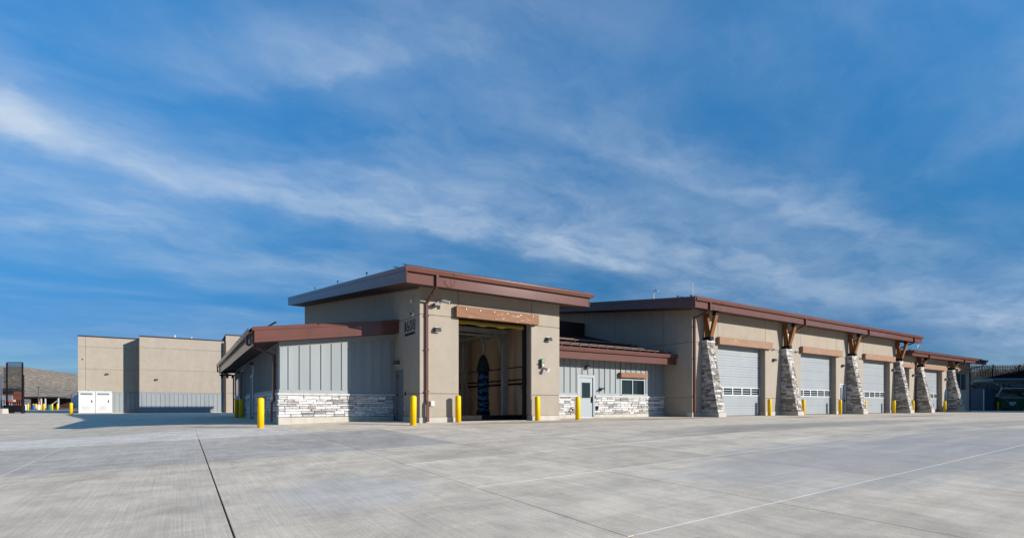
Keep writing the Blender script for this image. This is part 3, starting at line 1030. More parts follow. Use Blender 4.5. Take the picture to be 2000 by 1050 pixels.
# pipes on the bay wall
b = MB()
for z, r in ((1.93, 0.03), (1.72, 0.045), (2.55, 0.02)):
    b.tube([(XR - 0.40, 19.2, z), (XR - 0.40, 36, z)], r, 8)
b.build('wall_pipes', 'black', tw)
MB().tube([(XR - 0.36, 21.3, 1.7), (XR - 0.36, 19.7, 0.15)], 0.03, 8).build('wall_pipe', 'steel', tw)
# personnel door in the side wall
d = MB().box(XT + 0.06, XT + 0.11, 20.31, 21.11, 0.02, 2.10).build('door', 'bluegrey', tw)
b = MB()
b.box(XT - 0.012, XT + 0.14, 20.25, 20.31, 0.0, 2.16)
b.box(XT - 0.012, XT + 0.14, 21.11, 21.17, 0.0, 2.16)
b.box(XT - 0.012, XT + 0.14, 20.31, 21.11, 2.10, 2.16)
b.build('door_frame', 'bluegrey', d)
b = MB()
b.box(XT + 0.035, XT + 0.062, 20.36, 20.43, 0.92, 1.08)
b.tube([(XT + 0.02, 20.40, 1.02), (XT + 0.02, 20.54, 1.02)], 0.012, 6)
b.build('door_handle', 'black', d)
for z in (0.25, 1.05, 1.85):
    MB().box(XT + 0.045, XT + 0.065, 21.07, 21.12, z, z + 0.13).build('hinge', 'black', d)
# roof
XE0, XE1, YE = 6.745, 15.46, 17.56
zr = lambda y: 5.60 + 0.1285 * (y - YE)
zs_ = lambda y: 5.083 + 0.1285 * (y - YE)
YRE = 41.7
rf = MB().prism([(YE + 0.04, zs_(YE + .04) + 0.03), (YRE, zs_(YRE) + 0.03), (YRE, zr(YRE)), (YE + 0.04, zr(YE + .04))], 'x', XE0 + 0.03, XE1 - 0.03).build('roof', 'soffit', tw)
b = MB()
b.prism([(YE - 0.08, zr(YE - .08) + 0.002), (YRE + 0.02, zr(YRE + .02) + 0.002), (YRE + 0.02, zr(YRE + .02) + 0.03), (YE - 0.08, zr(YE - .08) + 0.03)], 'x', XE0 - 0.02, XE1 + 0.02)
b.build('roof_sheet', 'roofmetal', rf)
b = MB()
for k in range(21):
    x = XE0 + 0.2 + k * 0.415
    b.prism([(YE, zr(YE) + 0.03), (YRE, zr(YRE) + 0.03), (YRE, zr(YRE) + 0.075), (YE, zr(YE) + 0.075)], 'x', x - 0.012, x + 0.012)
b.build('roof_seams', 'roofmetal', rf, kind='stuff')


def rake(parent, x, y0, y1, zb, zt, m='brown', side=-1, seams=(), band=0.13):
    """sloping fascia with a drip strip along its top; lapped joints between lengths"""
    t = 0.028
    xa, xb = (x, x + t) if side < 0 else (x - t, x)
    ys = [y0] + list(seams) + [y1]
    for i in range(len(ys) - 1):
        a, c = ys[i] + 0.002, ys[i + 1] - 0.002
        MB().prism([(a, zb(a)), (c, zb(c)), (c, zt(c) - band), (a, zt(a) - band)], 'x', xa, xb).build('rake_fascia', m, parent)
    xa2, xb2 = (x - 0.022, x + t) if side < 0 else (x - t, x + 0.022)
    MB().prism([(y0 - 0.01, zt(y0) - band + 0.004), (y1, zt(y1) - band + 0.004), (y1, zt(y1) + 0.04), (y0 - 0.01, zt(y0) + 0.04)], 'x', xa2, xb2).build('drip_edge', m, parent)
    xm = (x - 0.006, x) if side < 0 else (x, x + 0.006)
    MB().prism([(y0, zb(y0) + 0.11), (y1, zb(y1) + 0.11), (y1, zb(y1) + 0.125), (y0, zb(y0) + 0.125)], 'x', xm[0] + 0.0, xm[1] - 0.001).build('fascia_lip', m, parent)


def gutter(parent, x0, x1, yf, zt, h=0.18, dep=0.14, m='brown'):
    """K-profile box gutter running along X in front of a fascia at yf"""
    pr = [(yf - 0.002, zt), (yf - 0.002, zt - h), (yf - dep + 0.03, zt - h), (yf - dep + 0.012, zt - h * 0.55), (yf - dep, zt - h * 0.3), (yf - dep, zt), (yf - dep + 0.012, zt), (yf - dep + 0.012, zt - h * 0.25), (yf - dep + 0.04, zt - h + 0.012), (yf - 0.014, zt - h + 0.012), (yf - 0.014, zt)]
    return MB().prism(pr, 'x', x0, x1).build('gutter', m, parent)


def fascia_front(parent, x0, x1, yf, zb, zt, m='brown', n=3):
    for k in range(n):
        a, c = x0 + (x1 - x0) * k / n, x0 + (x1 - x0) * (k + 1) / n
        MB().box(a + 0.0015, c - 0.0015, yf, yf + 0.03, zb, zt).build('fascia', m, parent)
    MB().box(x0, x1, yf - 0.008, yf - 0.0005, zb, zb + 0.018).build('fascia_lip', m, parent)


rake(tw, XE0, YE - 0.14, YRE, lambda y: zs_(y), lambda y: zr(y) + 0.02, seams=(20.6, 23.7, 27.4, 31.5, 35.6, 39.3))
rake(tw, XE1, YE - 0.02, YRE, lambda y: zs_(y), lambda y: zr(y) + 0.02, side=1)
fascia_front(tw, XE0 + 0.03, XE1 - 0.03, YE, 5.083, 5.60)
gutter(tw, XE0 + 0.03, XE1 + 0.10, YE, 5.665, 0.185, 0.14)
MB().tube([(XE1 + 0.09, YE - 0.07, 5.58), (XE1 + 0.16, YE - 0.07, 5.58)], 0.075, 12).build('gutter_end', 'brown', tw)
MB().box(XE0 + 0.04, XE1 - 0.04, YRE - 0.03, YRE, zs_(YRE), zr(YRE)).build('fascia', 'brown', tw)
snow_rail(tw, XE0 + 0.05, XE1 - 0.05, YE + 0.32, zr(YE + 0.32) + 0.03)
snow_rail(tw, XE0 + 0.0, XE1 - 0.05, YE + 1.25, zr(YE + 1.25) + 0.03, second=False)
downspout_x(tw, 7.97, YE - 0.07, 5.5, YT - 0.055, 4.63, 0.02)
MB().tube([(8.55, YE - 0.10, 5.72), (8.62, YE - 0.16, 5.58), (8.66, YE - 0.15, 5.35), (8.62, YE - 0.06, 5.16), (8.50, YE - 0.03, 5.10), (8.36, YE - 0.03, 5.16), (8.28, YE - 0.03, 5.33)], 0.006, 6).build('heat_cable', 'black', tw)
lintel(tw, 9.18, 13.20, 4.18, 4.62, YT, 0.22, 'lintel', 6)
b = MB()
for y in (22.5, 27.5, 33.0):
    z = zr(y) + 0.03
    b.tube([(XE0 + 0.12, y, z), (XE0 + 0.12, y, z + 0.22)], 0.012, 6)
    b.tube([(XE0 + 0.12, y - 0.04, z + 0.2), (XE0 + 0.12, y + 0.06, z + 0.26)], 0.035, 6)
b.build('roof_clips', 'black', tw, kind='stuff')

# digits and lettering on the side wall
sign = thing('building_number', 'black metal number 1608 with the word MAINTENANCE on tan side wall', 'sign', (XT, 19.57, 3.5))


def text_on_side(txt, y0, y1, z0, z1, name, parent, x=XT, bold=0.0):
    """letters on a wall facing -X, read from +Y to -Y, stretched to the surveyed size"""
    cu = bpy.data.curves.new(name, 'FONT')
    cu.body = txt
    cu.size = 1
    cu.extrude = 0.5
    cu.offset = bold
    ob = bpy.data.objects.new('tmp_text', cu)
    COL.objects.link(ob)
    dg = bpy.context.evaluated_depsgraph_get()
    me = bpy.data.meshes.new_from_object(ob.evaluated_get(dg))
    bpy.data.objects.remove(ob)
    xs = [v.co.x for v in me.vertices]
    ys = [v.co.y for v in me.vertices]
    ax, bx, ay, by = min(xs), max(xs), min(ys), max(ys)
    o_ = ORG[parent.name]
    for v in me.vertices:
        u = (v.co.x - ax) / (bx - ax)
        q = (v.co.y - ay) / (by - ay)
        v.co = (x - 0.018 + 0.016 * (0.5 - v.co.z) - o_[0], y0 + (y1 - y0) * u - o_[1], z0 + (z1 - z0) * q - o_[2])
    me.materials.clear()
    me.materials.append(M['letter'])
    me.name = name
    o2 = bpy.data.objects.new(name, me)
    COL.objects.link(o2)
    o2.parent = parent
    ORG[o2.name] = o_
    return o2


yy = 20.08
for ch, wd in (('1', 0.105), ('6', 0.255), ('0', 0.255), ('8', 0.255)):
    text_on_side(ch, yy, yy - wd, 3.64, 4.07, 'digit', sign, bold=-0.012)
    yy -= wd + (0.10 if ch == '1' else 0.075)
text_on_side('MAINTENANCE', 20.07, 18.95, 3.47, 3.575, 'lettering', sign, bold=-0.012)

# fixtures on the wash bay
wall_light(8.41, YT, 3.60, 'wall light beside the brown downspout, left of the open bay')
wall_light(13.85, YT, 3.60, 'wall light on tan wall right of the open wash bay')
wall_light(XT, 20.85, 2.44, 'dark wall light above the grey door in the shaded side wall', 'side')


def bullet_cam(x, y, z, dx, label):
    t = thing('security_camera', label, 'security camera', (x, y, z), 0, 'security cameras')
    MB().tube([(x, y, z), (x, y - 0.06, z)], 0.07, 12).build('mount', 'plastic', t)
    MB().tube([(x, y - 0.05, z), (x + dx * 0.5, y - 0.18, z + 0.02)], 0.03, 8).build('arm', 'plastic', t)
    MB().tube([(x + dx * 0.35, y - 0.12, z + 0.05), (x + dx * 1.3, y - 0.42, z - 0.06)], 0.062, 12).build('body', 'plastic', t)
    MB().tube([(x + dx * 1.3, y - 0.42, z - 0.06), (x + dx * 1.31, y - 0.43, z - 0.062)], 0.045, 12).build('lens', 'black', t)
    return t


cam1 = bullet_cam(8.50, YT, 4.70, 0.22, 'white bullet camera high on the wash bay beside its downspout')
MB().box(8.22, 8.42, YT - 0.30, YT - 0.02, 4.52, 4.62).build('bracket', 'bronze', cam1)


def dome_cam(x, y, z, label, face):
    t = thing('dome_camera', label, 'security camera', (x, y, z), 0, 'security cameras')
    d = Vector((-1, 0, 0)) if face == 'side' else Vector((0, -1, 0))
    p = Vector((x, y, z))
    MB().tube([p, p + d * 0.05, p + d * 0.09], [0.10, 0.10, 0.08], 16).build('housing', 'plastic', t)
    MB().tube([p + d * 0.08, p + d * 0.12, p + d * 0.145], [0.06, 0.05, 0.02], 14).build('dome', 'black', t, smooth=True)
    return t


dome_cam(XT, 19.15, 4.27, 'white dome camera above the 1608 number', 'side')
dome_cam(32.15, 18.77, 4.26, 'small dome camera right of the first garage door lintel', 'front')
dome_cam(34.9, 18.77, 4.25, 'small dome camera left of the second garage door lintel', 'front')
dome_cam(44.1, 18.77, 4.25, 'small dome camera left of the third garage door lintel', 'front')
t = thing('horn_strobe', 'pale square horn strobe high on the shaded side of the wash bay', 'alarm', (XT, 19.24, 4.78))
MB().box(XT - 0.05, XT, 19.14, 19.34, 4.70, 4.88).build('housing', 'steel', t, 0.01)
MB().box(XT - 0.09, XT - 0.05, 19.18, 19.24, 4.73, 4.85).build('lens', 'plastic', t)
MB().box(XT - 0.08, XT - 0.05, 19.26, 19.32, 4.73, 4.85).build('grille', 'plastic', t)
t = thing('card_reader', 'small black card reader beside the grey side door', 'card reader', (XT, 20.02, 1.14))
MB().box(XT - 0.03, XT, 19.98, 20.05, 1.06, 1.22).build('reader', 'black', t, 0.006)
t = thing('hose_bib_box', 'grey box low on the shaded wall by the side door', 'utility box', (XT, 20.0, 0.5))
MB().box(XT - 0.06, XT, 19.93, 20.06, 0.42, 0.66).build('box', 'steel', t, 0.006)
t = thing('socket_box', 'white outdoor socket box beside the foot of the downspout', 'socket box', (8.2, YT, 0.73))
MB().box(8.13, 8.29, YT - 0.07, YT, 0.63, 0.83).build('box', 'plastic', t, 0.008)
MB().box(8.15, 8.27, YT - 0.085, YT - 0.07, 0.66, 0.80).build('cover', 'white', t, 0.004)
t = thing('signal_light', 'green and white bay signal lights on bracket right of the wash bay', 'signal light', (13.45, YT, 2.45))
MB().box(13.40, 13.56, YT - 0.14, YT, 2.32, 2.72).build('housing', 'bronze', t, 0.01)
MB().tube([(13.48, YT - 0.15, 2.62), (13.48, YT - 0.14, 2.62)], 0.06, 12).build('green_lens', 'glow', t)
MB().tube([(13.48, YT - 0.155, 2.44), (13.48, YT - 0.14, 2.44)], 0.05, 12).build('lens', 'plastic', t)
MB().tube([(13.60, YT - 0.02, 2.30), (13.63, YT - 0.16, 2.28), (13.66, YT - 0.30, 2.20)], [0.03, 0.06, 0.09], 10).build('lamp_head', 'plastic', t)
MB().tube([(13.40, YT - 0.03, 2.52), (13.30, YT - 0.10, 2.50)], 0.03, 8).build('arm', 'bronze', t)

# ------------------------------------------------------------------ wash gantry and brush
ga = thing('wash_gantry', 'galvanised vehicle wash gantry standing inside the open bay', 'wash gantry', (13.6, 22, 0))
for y in (21.75, 26.1):
    b = MB()
    b.box(13.44, 13.60, y, y + 0.15, 0.15, 4.2)
    b.build('column', 'steel', ga, 0.01)
    b = MB()
    b.box(13.62, 13.78, y + 0.02, y + 0.14, 0.15, 4.15)
    b.build('column', 'steel', ga, 0.01)
    MB().hexa([(13.35, y - 0.15, 0.03), (13.85, y - 0.15, 0.03), (13.85, y + 0.30, 0.03), (13.35, y + 0.30, 0.03),
               (13.45, y - 0.02, 0.17), (13.8, y - 0.02, 0.17), (13.8, y + 0.16, 0.17), (13.45, y + 0.16, 0.17)]).build('foot', 'steel', ga)
    b = MB()
    b.box(8.3, 13.8, y, y + 0.16, 4.2, 4.42)
    b.box(8.3, 13.7, y + 0.02, y + 0.12, 4.02, 4.10)
    b.build('cross_beam', 'steel', ga, 0.01)
    MB().box(8.3, 8.48, y, y + 0.15, 0.15, 4.2).build('column', 'steel', ga, 0.01)
    MB().hexa([(13.0, y + 0.05, 4.2), (13.15, y + 0.05, 4.2), (13.15, y + 0.12, 4.2), (13.0, y + 0.12, 4.2),
               (13.44, y + 0.05, 3.3), (13.50, y + 0.05, 3.45), (13.50, y + 0.12, 3.45), (13.44, y + 0.12, 3.3)]).build('brace', 'steel', ga)
MB().box(13.46, 13.62, 21.9, 26.1, 4.16, 4.30).build('side_beam', 'steel', ga)
MB().box(12.75, 12.9, 21.9, 26.1, 4.12, 4.24).build('side_beam', 'steel', ga)
MB().hexa([(13.46, 22.6, 4.16), (13.60, 22.6, 4.16), (13.60, 22.75, 4.16), (13.46, 22.75, 4.16), (13.46, 21.9, 3.4), (13.60, 21.9, 3.4), (13.60, 21.95, 3.55), (13.46, 21.95, 3.55)]).build('brace', 'steel', ga)
b = MB()
b.tube([(12.6, 24.4, 4.0), (12.62, 24.4, 2.9)], 0.025, 8)
b.tube([(12.62, 24.4, 2.9), (12.75, 24.4, 1.75), (13.1, 23.7, 0.6)], 0.016, 6)
b.tube([(12.9, 25.2, 4.0), (12.9, 25.2, 0.7)], 0.012, 6)
b.build('hose', 'steel', ga)
b = MB()
b.box(10.3, 12.6, 21.7, 21.76, 4.43, 4.5)
b.tube([(10.2, 21.85, 4.5), (13.2, 21.85, 4.46)], 0.04, 8)
b.build('cable_tray', 'black', ga)
MB().box(9.3, 14.0, 21.3, 21.42, 0.006, 0.10).build('floor_rail', 'steel', ga)

br = thing('wash_brush', 'hanging blue and black vertical wash brush with teal cone top', 'wash brush', (13.05, 23.0, 0.12))
bx, by = 13.05, 23.0
MB().tube([(bx, by, 2.95), (bx, by, 4.16)], 0.05, 10).build('shaft', 'steel', br)
MB().box(bx - 0.12, bx + 0.12, by - 0.1, by + 0.1, 3.82, 4.12).build('motor', 'steel', br, 0.02)
b = MB()
b.lathe(bx, by, [(0.27, 2.38), (0.35, 2.42), (0.29, 2.75), (0.20, 3.05), (0.08, 3.22), (0.03, 3.26)], 12)
b.build('cone_cover', 'cover', br)
rng = random.Random(4)
zz = 0.14
k = 0
while zz < 2.42:
    for cname, sh_ in (('bristle_blue', 0.45), ('bristle_black', 0.55)):
        b = MB()
        hh = 0.34
        for i in range(90):
            a = rng.uniform(0, 2 * math.pi)
            ph = 0.35 * math.sin(a * 2 + k)
            zc = zz + (0.0 if cname == 'bristle_blue' else hh * 0.5) + rng.uniform(0, hh * sh_) + ph * 0.12
            r1 = 0.26 + rng.uniform(-0.03, 0.05) + (0.07 if zz < 0.4 else 0.0)
            dz_ = rng.uniform(0.10, 0.24)
            wv_ = rng.uniform(0.05, 0.11)
            ca, sa = math.cos(a), math.sin(a)
            b.add([(bx + ca * 0.05 - sa * wv_ * .5, by + sa * 0.05 + ca * wv_ * .5, zc), (bx + ca * 0.05 + sa * wv_ * .5, by + sa * 0.05 - ca * wv_ * .5, zc + 0.03),
                   (bx + ca * r1 + sa * wv_, by + sa * r1 - ca * wv_, max(0.13, zc - dz_ + 0.03)), (bx + ca * r1 - sa * wv_, by + sa * r1 + ca * wv_, max(0.13, zc - dz_)),
                   (bx + ca * r1 * 0.9, by + sa * r1 * 0.9, max(0.13, zc - dz_ - rng.uniform(0.02, 0.1)))],
                  [(0, 1, 2, 3), (3, 2, 4)])
        b.build('bristles', cname, br, recalc=False)
    zz += 0.34
    k += 1

# ================================================================== LOW WING
XW, YW = 3.13, 21.34
lw = thing('low_wing', 'low maintenance wing of grey boards over pale stone with brown sloping roof', 'building', (XW, YW, 0))
zt = lambda x: 3.02 + 0.136 * (x - XW)
YWB = 40.5
core = MB().prism([(XW + 0.03, -0.1), (XT, -0.1), (XT, zt(XT) + 0.25), (XW + 0.03, zt(XW) + 0.25)], 'y', YW + 0.03, YW + 0.2).build('wall', 'trim', lw)
MB().box(XW - 0.03, XT - 0.031, YW - 0.045, YW + 0.028, -0.1, 0.20).build('concrete_base', 'curb', lw, 0.01)
# ledge
xs = [XW - 0.06, 4.0, 4.9, 5.72, 6.62, XT - 0.002]
for i in range(len(xs) - 1):
    MB().prism([(YW - 0.095, 1.055), (YW + 0.028, 1.055), (YW + 0.028, 1.15), (YW - 0.03, 1.15), (YW - 0.095, 1.125)], 'x', xs[i] + 0.002, xs[i + 1] - 0.002).build('ledge_stone', 'ledge', lw, 0.006)
MB().box(XW + 0.0, XT - 0.002, YW - 0.012, YW + 0.028, 1.152, 1.275).build('trim_board', 'trim', lw)
MB().prism([(XW, zt(XW) - 0.13), (XT - 0.002, zt(XT) - 0.13), (XT - 0.002, zt(XT) + 0.1), (XW, zt(XW) + 0.1)], 'y', YW - 0.014, YW + 0.028).build('trim_board', 'trim', lw)
bat = [XW + 0.001] + [3.485 + 0.4035 * k for k in range(11)] + [XT - 0.002]
for i in range(len(bat) - 1):
    a, c = bat[i], bat[i + 1]
    MB().prism([(a + 0.002, 1.277), (c - 0.002, 1.277), (c - 0.002, zt(c) - 0.132), (a + 0.002, zt(a) - 0.132)], 'y', YW, YW + 0.028).build('board', 'board', lw)
    if i:
        MB().prism([(a - 0.024, 1.277), (a + 0.024, 1.277), (a + 0.024, zt(a) - 0.134), (a - 0.024, zt(a) - 0.134)], 'y', YW - 0.040, YW - 0.0005).build('batten', 'board', lw)
rng = random.Random(11)
fn = lambda u, z, o: (u, YW + 0.028 - o, z)
for (a, c, z0, z1) in stones_grid(lambda z: XW - 0.02, lambda z: XT - 0.035, 0.205, 1.055, (0.075, 0.135), (0.24, 0.62), rng):
    b = MB()
    stone_mesh(b, fn, a, c, z0, z1, 0.062 + rng.uniform(-0.015, 0.022), rng)
    b.build('stone', 'stone', lw)
# left side wall, in shade
b = MB()
b.box(XW + 0.03, XW + 0.2, YW + 0.2, YWB, 0, zt(XW) + 0.25)
b.build('wall', 'trim', lw)
b = MB()
y = YW + 0.36
while y < YWB:
    if not (29.2 < y < 30.6 or 33.3 < y < 36.0):
        b.box(XW - 0.040, XW + 0.029, y - 0.025, y + 0.025, 1.28, zt(XW) - 0.05)
    y += 0.406
b.build('battens', 'board', lw, kind='stuff')
MB().box(XW, XW + 0.028, YW + 0.0, YWB, 1.28, zt(XW) - 0.05).build('board_wall', 'board', lw)
MB().box(XW - 0.012, XW + 0.027, YW + 0.002, YWB, 1.152, 1.278).build('trim_board', 'trim', lw)
b = MB()
fn = lambda u, z, o: (XW + 0.028 - o, u, z)
for (a0, a1) in ((YW - 0.02, 29.1), (30.6, 33.3), (36.0, YWB)):
    for (a, c, z0, z1) in stones_grid(lambda z: a0, lambda z: a1, 0.205, 1.055, (0.075, 0.14), (0.24, 0.62), rng):
        stone_mesh(b, fn, a, c, z0, z1, 0.062 + rng.uniform(-0.015, 0.022), rng)
b.build('side_stones', 'stone_i', lw, kind='stuff')
for (a0, a1) in ((YW - 0.04, 29.1), (30.6, 33.3), (36.0, YWB)):
    MB().box(XW - 0.06, XW + 0.028, a0 + 0.05, a1, 1.056, 1.15).build('ledge_stone', 'ledge', lw)
    MB().box(XW - 0.035, XW + 0.028, a0 + 0.05, a1, -0.1, 0.2).build('concrete_base', 'curb', lw)
d = MB().box(XW - 0.02, XW + 0.0, 29.35, 30.45, 0.02, 2.1).build('door', 'bluegrey', lw)
b = MB()
b.box(XW - 0.07, XW + 0.0, 29.2, 29.34, 0.0, 2.22)
b.box(XW - 0.07, XW + 0.0, 30.46, 30.6, 0.0, 2.22)
b.box(XW - 0.07, XW + 0.0, 29.34, 30.46, 2.11, 2.22)
b.build('door_frame', 'greydoor', d)
MB().box(XW - 0.05, XW - 0.021, 29.42, 29.5, 0.95, 1.15).build('door_handle', 'black', d)
d = MB().box(XW - 0.03, XW, 33.4, 35.9, 0.02, 2.65).build('garage_door', 'black', lw)
b = MB()
b.box(XW - 0.09, XW, 33.3, 33.42, 0.0, 2.78)
b.box(XW - 0.09, XW, 35.88, 36.0, 0.0, 2.78)
b.box(XW - 0.09, XW, 33.42, 35.88, 2.66, 2.78)
b.build('door_frame', 'bluegrey', d)
wdw = MB().box(XW - 0.05, XW - 0.002, 37.4, 39.2, 1.2, 2.4).build('window', 'greydoor', lw)
MB().box(XW - 0.055, XW - 0.05, 37.5, 38.25, 1.28, 2.32).build('pane', 'glass', wdw)
MB().box(XW - 0.055, XW - 0.05, 38.35, 39.1, 1.28, 2.32).build('pane', 'glass', wdw)
# roof
XG, YF = 2.17, 20.76
zrw = lambda x: 3.42 + 0.136 * (x - 2.2)
zsw = lambda x: 2.95 + 0.136 * (x - 2.2)
rf = MB().prism([(XG + 0.04, zsw(XG + .04) + 0.02), (XT - 0.004, zsw(XT) + 0.02), (XT - 0.004, zrw(XT) + 0.02), (XG + 0.04, zrw(XG + .04) + 0.02)], 'y', YF + 0.03, 41.0).build('roof', 'soffit', lw)
MB().prism([(XG - 0.06, zrw(XG - .06) + 0.03), (XT - 0.004, zrw(XT) + 0.03), (XT - 0.004, zrw(XT) + 0.06), (XG - 0.06, zrw(XG - .06) + 0.06)], 'y', YF - 0.02, 41.02).build('roof_sheet', 'roofmetal', rf)
b = MB()
yy = YF + 0.3
while yy < 41:
    b.prism([(XG, zrw(XG) + 0.06), (XT - 0.004, zrw(XT) + 0.06), (XT - 0.004, zrw(XT) + 0.10), (XG, zrw(XG) + 0.10)], 'y', yy - 0.012, yy + 0.012)
    yy += 0.41
b.build('roof_seams', 'roofmetal', rf, kind='stuff')
xs = [XG + 0.05, 4.05, 5.85, XT - 0.004]
for i in range(3):
    a, c = xs[i] + 0.0015, xs[i + 1] - 0.0015
    MB().prism([(a, zsw(a)), (c, zsw(c)), (c, zrw(c) - 0.04), (a, zrw(a) - 0.04)], 'y', YF, YF + 0.028).build('rake_fascia', 'brown', lw)
MB().prism([(XG - 0.02, zrw(XG - .02) - 0.038), (XT - 0.004, zrw(XT) - 0.038), (XT - 0.004, zrw(XT) + 0.10), (XG - 0.02, zrw(XG - .02) + 0.10)], 'y', YF - 0.025, YF + 0.03).build('drip_edge', 'brown', lw)
MB().prism([(XG + 0.05, zsw(XG + .05) + 0.12), (XT - 0.004, zsw(XT) + 0.12), (XT - 0.004, zsw(XT) + 0.133), (XG + 0.05, zsw(XG + .05) + 0.133)], 'y', YF - 0.006, YF - 0.0005).build('fascia_lip', 'brown', lw)
MB().box(XG, XG + 0.03, YF + 0.14, 41.0, 2.83, 3.36).build('fascia', 'brown', lw)
pr = [(XG - 0.002, 3.48), (XG - 0.002, 3.30), (XG - 0.11, 3.30), (XG - 0.13, 3.38), (XG - 0.14, 3.43), (XG - 0.14, 3.48), (XG - 0.128, 3.48), (XG - 0.128, 3.43), (XG - 0.10, 3.312), (XG - 0.014, 3.312), (XG - 0.014, 3.48)]
MB().prism(pr, 'y', YF + 0.14, 41.5).build('gutter', 'brown', lw)
MB().sq([(XG - 0.07, 22.0, 3.31), (XG - 0.07, 22.0, 3.0), (XW - 0.09, 22.0, 2.62), (XW - 0.09, 22.0, 0.85), (XW - 0.17, 22.0, 0.74), (XW - 0.17, 22.0, 0.02)], 0.05, 0.04, (0, 1, 0)).build('downspout', 'brown', lw)
b = MB()
for z in (0.35, 1.3, 2.2):
    b.box(XW - 0.14, XW - 0.0, 21.92, 22.08, z, z + 0.04)
b.build('downspout_straps', 'brown', lw)
MB().sq([(XG - 0.07, 41.2, 3.31), (XG - 0.07, 41.2, 3.0), (XW - 0.09, 40.7, 2.72), (XW - 0.09, 40.7, 0.1)], 0.05, 0.04, (0, 1, 0)).build('downspout', 'brown', lw)
MB().prism([(XG + 0.03, 2.83), (XW + 0.9, 2.95), (XW + 0.9, 3.35), (XG + 0.03, 3.30)], 'y', 40.6, 40.64).build('rear_fascia', 'soffit', lw)
b = MB()
b.tube([(2.75, YF + 0.35, zrw(2.75) + 0.06), (2.85, YF + 0.35, zrw(2.85) + 0.22)], 0.02, 6)
b.tube([(2.72, YF + 0.35, zrw(2.75) + 0.12), (3.0, YF + 0.35, zrw(2.85) + 0.30)], 0.035, 6)
b.build('roof_clip', 'black', lw)
b = MB()
for k in range(3):
    b.box(2.3 + k * 0.33, 2.42 + k * 0.33, 40.9, 41.3, 2.55, 2.72)
b.box(2.2, 3.4, 40.88, 40.95, 2.70, 2.80)
b.build('rafter_tails', 'black', lw)
wall_light(XW, 29.9, 2.80, 'shaded wall light over the door on the low wing side wall', 'side')
wall_light(XW, 37.0, 2.72, 'far shaded wall light near the rear corner of the low wing', 'side')

# ================================================================== LINK
XL, YL = 14.51, 20.77
XB = 24.15
lk = thing('link_building', 'low grey board link with stone base between wash bay and long garage', 'building', (19, YL, 0))
zk = 3.18
DL, DR = 17.50, 18.60
WL, WR = 20.60, 22.47
w = MB()
w.box(XL, DL, YL + 0.03, YL + 0.2, -0.1, zk)
w.box(DR, WL, YL + 0.03, YL + 0.2, -0.1, zk)
w.box(WR, XB, YL + 0.03, YL + 0.2, -0.1, zk)
w.box(DL, DR, YL + 0.03, YL + 0.2, 2.20, zk)
w.box(WL, WR, YL + 0.03, YL + 0.2, -0.1, 1.22)
w.box(WL, WR, YL + 0.03, YL + 0.2, 2.14, zk)
w.build('wall', 'trim', lk)
for a, c in ((XL, DL - 0.06), (DR + 0.06, XB - 0.002)):
    MB().box(a, c, YL - 0.045, YL + 0.028, -0.1, 0.17).build('concrete_base', 'curb', lk, 0.01)
    n = max(2, int((c - a) / 0.95))
    for k in range(n):
        x0, x1 = a + (c - a) * k / n, a + (c - a) * (k + 1) / n
        MB().prism([(YL - 0.095, 1.09), (YL + 0.028, 1.09), (YL + 0.028, 1.20), (YL - 0.03, 1.20), (YL - 0.095, 1.165)], 'x', x0 + 0.002, x1 - 0.002).build('ledge_stone', 'ledge', lk, 0.006)
    MB().box(a, min(c, WL - 0.06) if a > 18 else c, YL - 0.012, YL + 0.028, 1.202, 1.32).build('trim_board', 'trim', lk)
    fn = lambda u, z, o: (u, YL + 0.028 - o, z)
    for (p, q, z0, z1) in stones_grid(lambda z: a, lambda z: c, 0.175, 1.09, (0.075, 0.14), (0.24, 0.6), rng):
        b = MB()
        stone_mesh(b, fn, p, q, z0, z1, 0.062 + rng.uniform(-0.015, 0.022), rng)
        b.build('stone', 'stone', lk)
MB().box(WR + 0.06, XB - 0.002, YL - 0.012, YL + 0.028, 1.202, 1.32).build('trim_board', 'trim', lk)
bat = [XL] + [14.98 + 0.4018 * k for k in range(23)] + [XB - 0.002]
for i in range(len(bat) - 1):
    a, c = bat[i], bat[i + 1]
    segs = [(1.322, zk)]
    mid = (a + c) / 2
    if DL - 0.1 < mid < DR + 0.1:
        segs = [(2.28, zk)]
    elif WL - 0.1 < mid < WR + 0.1:
        segs = [(2.16, zk)]
    for z0, z1 in segs:
        aa, cc = a, c
        if z0 < 1.5:
            if aa < DL - 0.06 < cc: cc = DL - 0.06
            if aa < DR + 0.06 < cc: aa = DR + 0.06
            if aa < WL - 0.06 < cc: cc = WL - 0.06
            if aa < WR + 0.06 < cc: aa = WR + 0.06
        MB().box(aa + 0.002, cc - 0.002, YL, YL + 0.028, z0, z1).build('board', 'board', lk)
    if i:
        z0 = 1.322
        if DL - 0.09 < a < DR + 0.09:
            z0 = 2.28
        elif WL - 0.09 < a < WR + 0.09:
            z0 = 2.16
        MB().box(a - 0.024, a + 0.024, YL - 0.040, YL - 0.0005, z0, zk).build('batten', 'board', lk)
d = MB().box(DL + 0.07, DR - 0.07, YL + 0.02, YL + 0.065, 0.03, 2.12).build('door', 'greydoor', lk)
b = MB()
b.box(DL - 0.06, DL + 0.065, YL - 0.03, YL + 0.10, 0, 2.27)
b.box(DR - 0.065, DR + 0.06, YL - 0.03, YL + 0.10, 0, 2.27)
b.box(DL + 0.065, DR - 0.065, YL - 0.03, YL + 0.10, 2.13, 2.27)
b.build('door_frame', 'greydoor', d)
MB().box(DL + 0.27, DR - 0.25, YL + 0.012, YL + 0.019, 1.05, 1.86).build('pane', 'glass', d)
b = MB()
b.box(DL + 0.23, DL + 0.268, YL + 0.006, YL + 0.019, 1.01, 1.90)
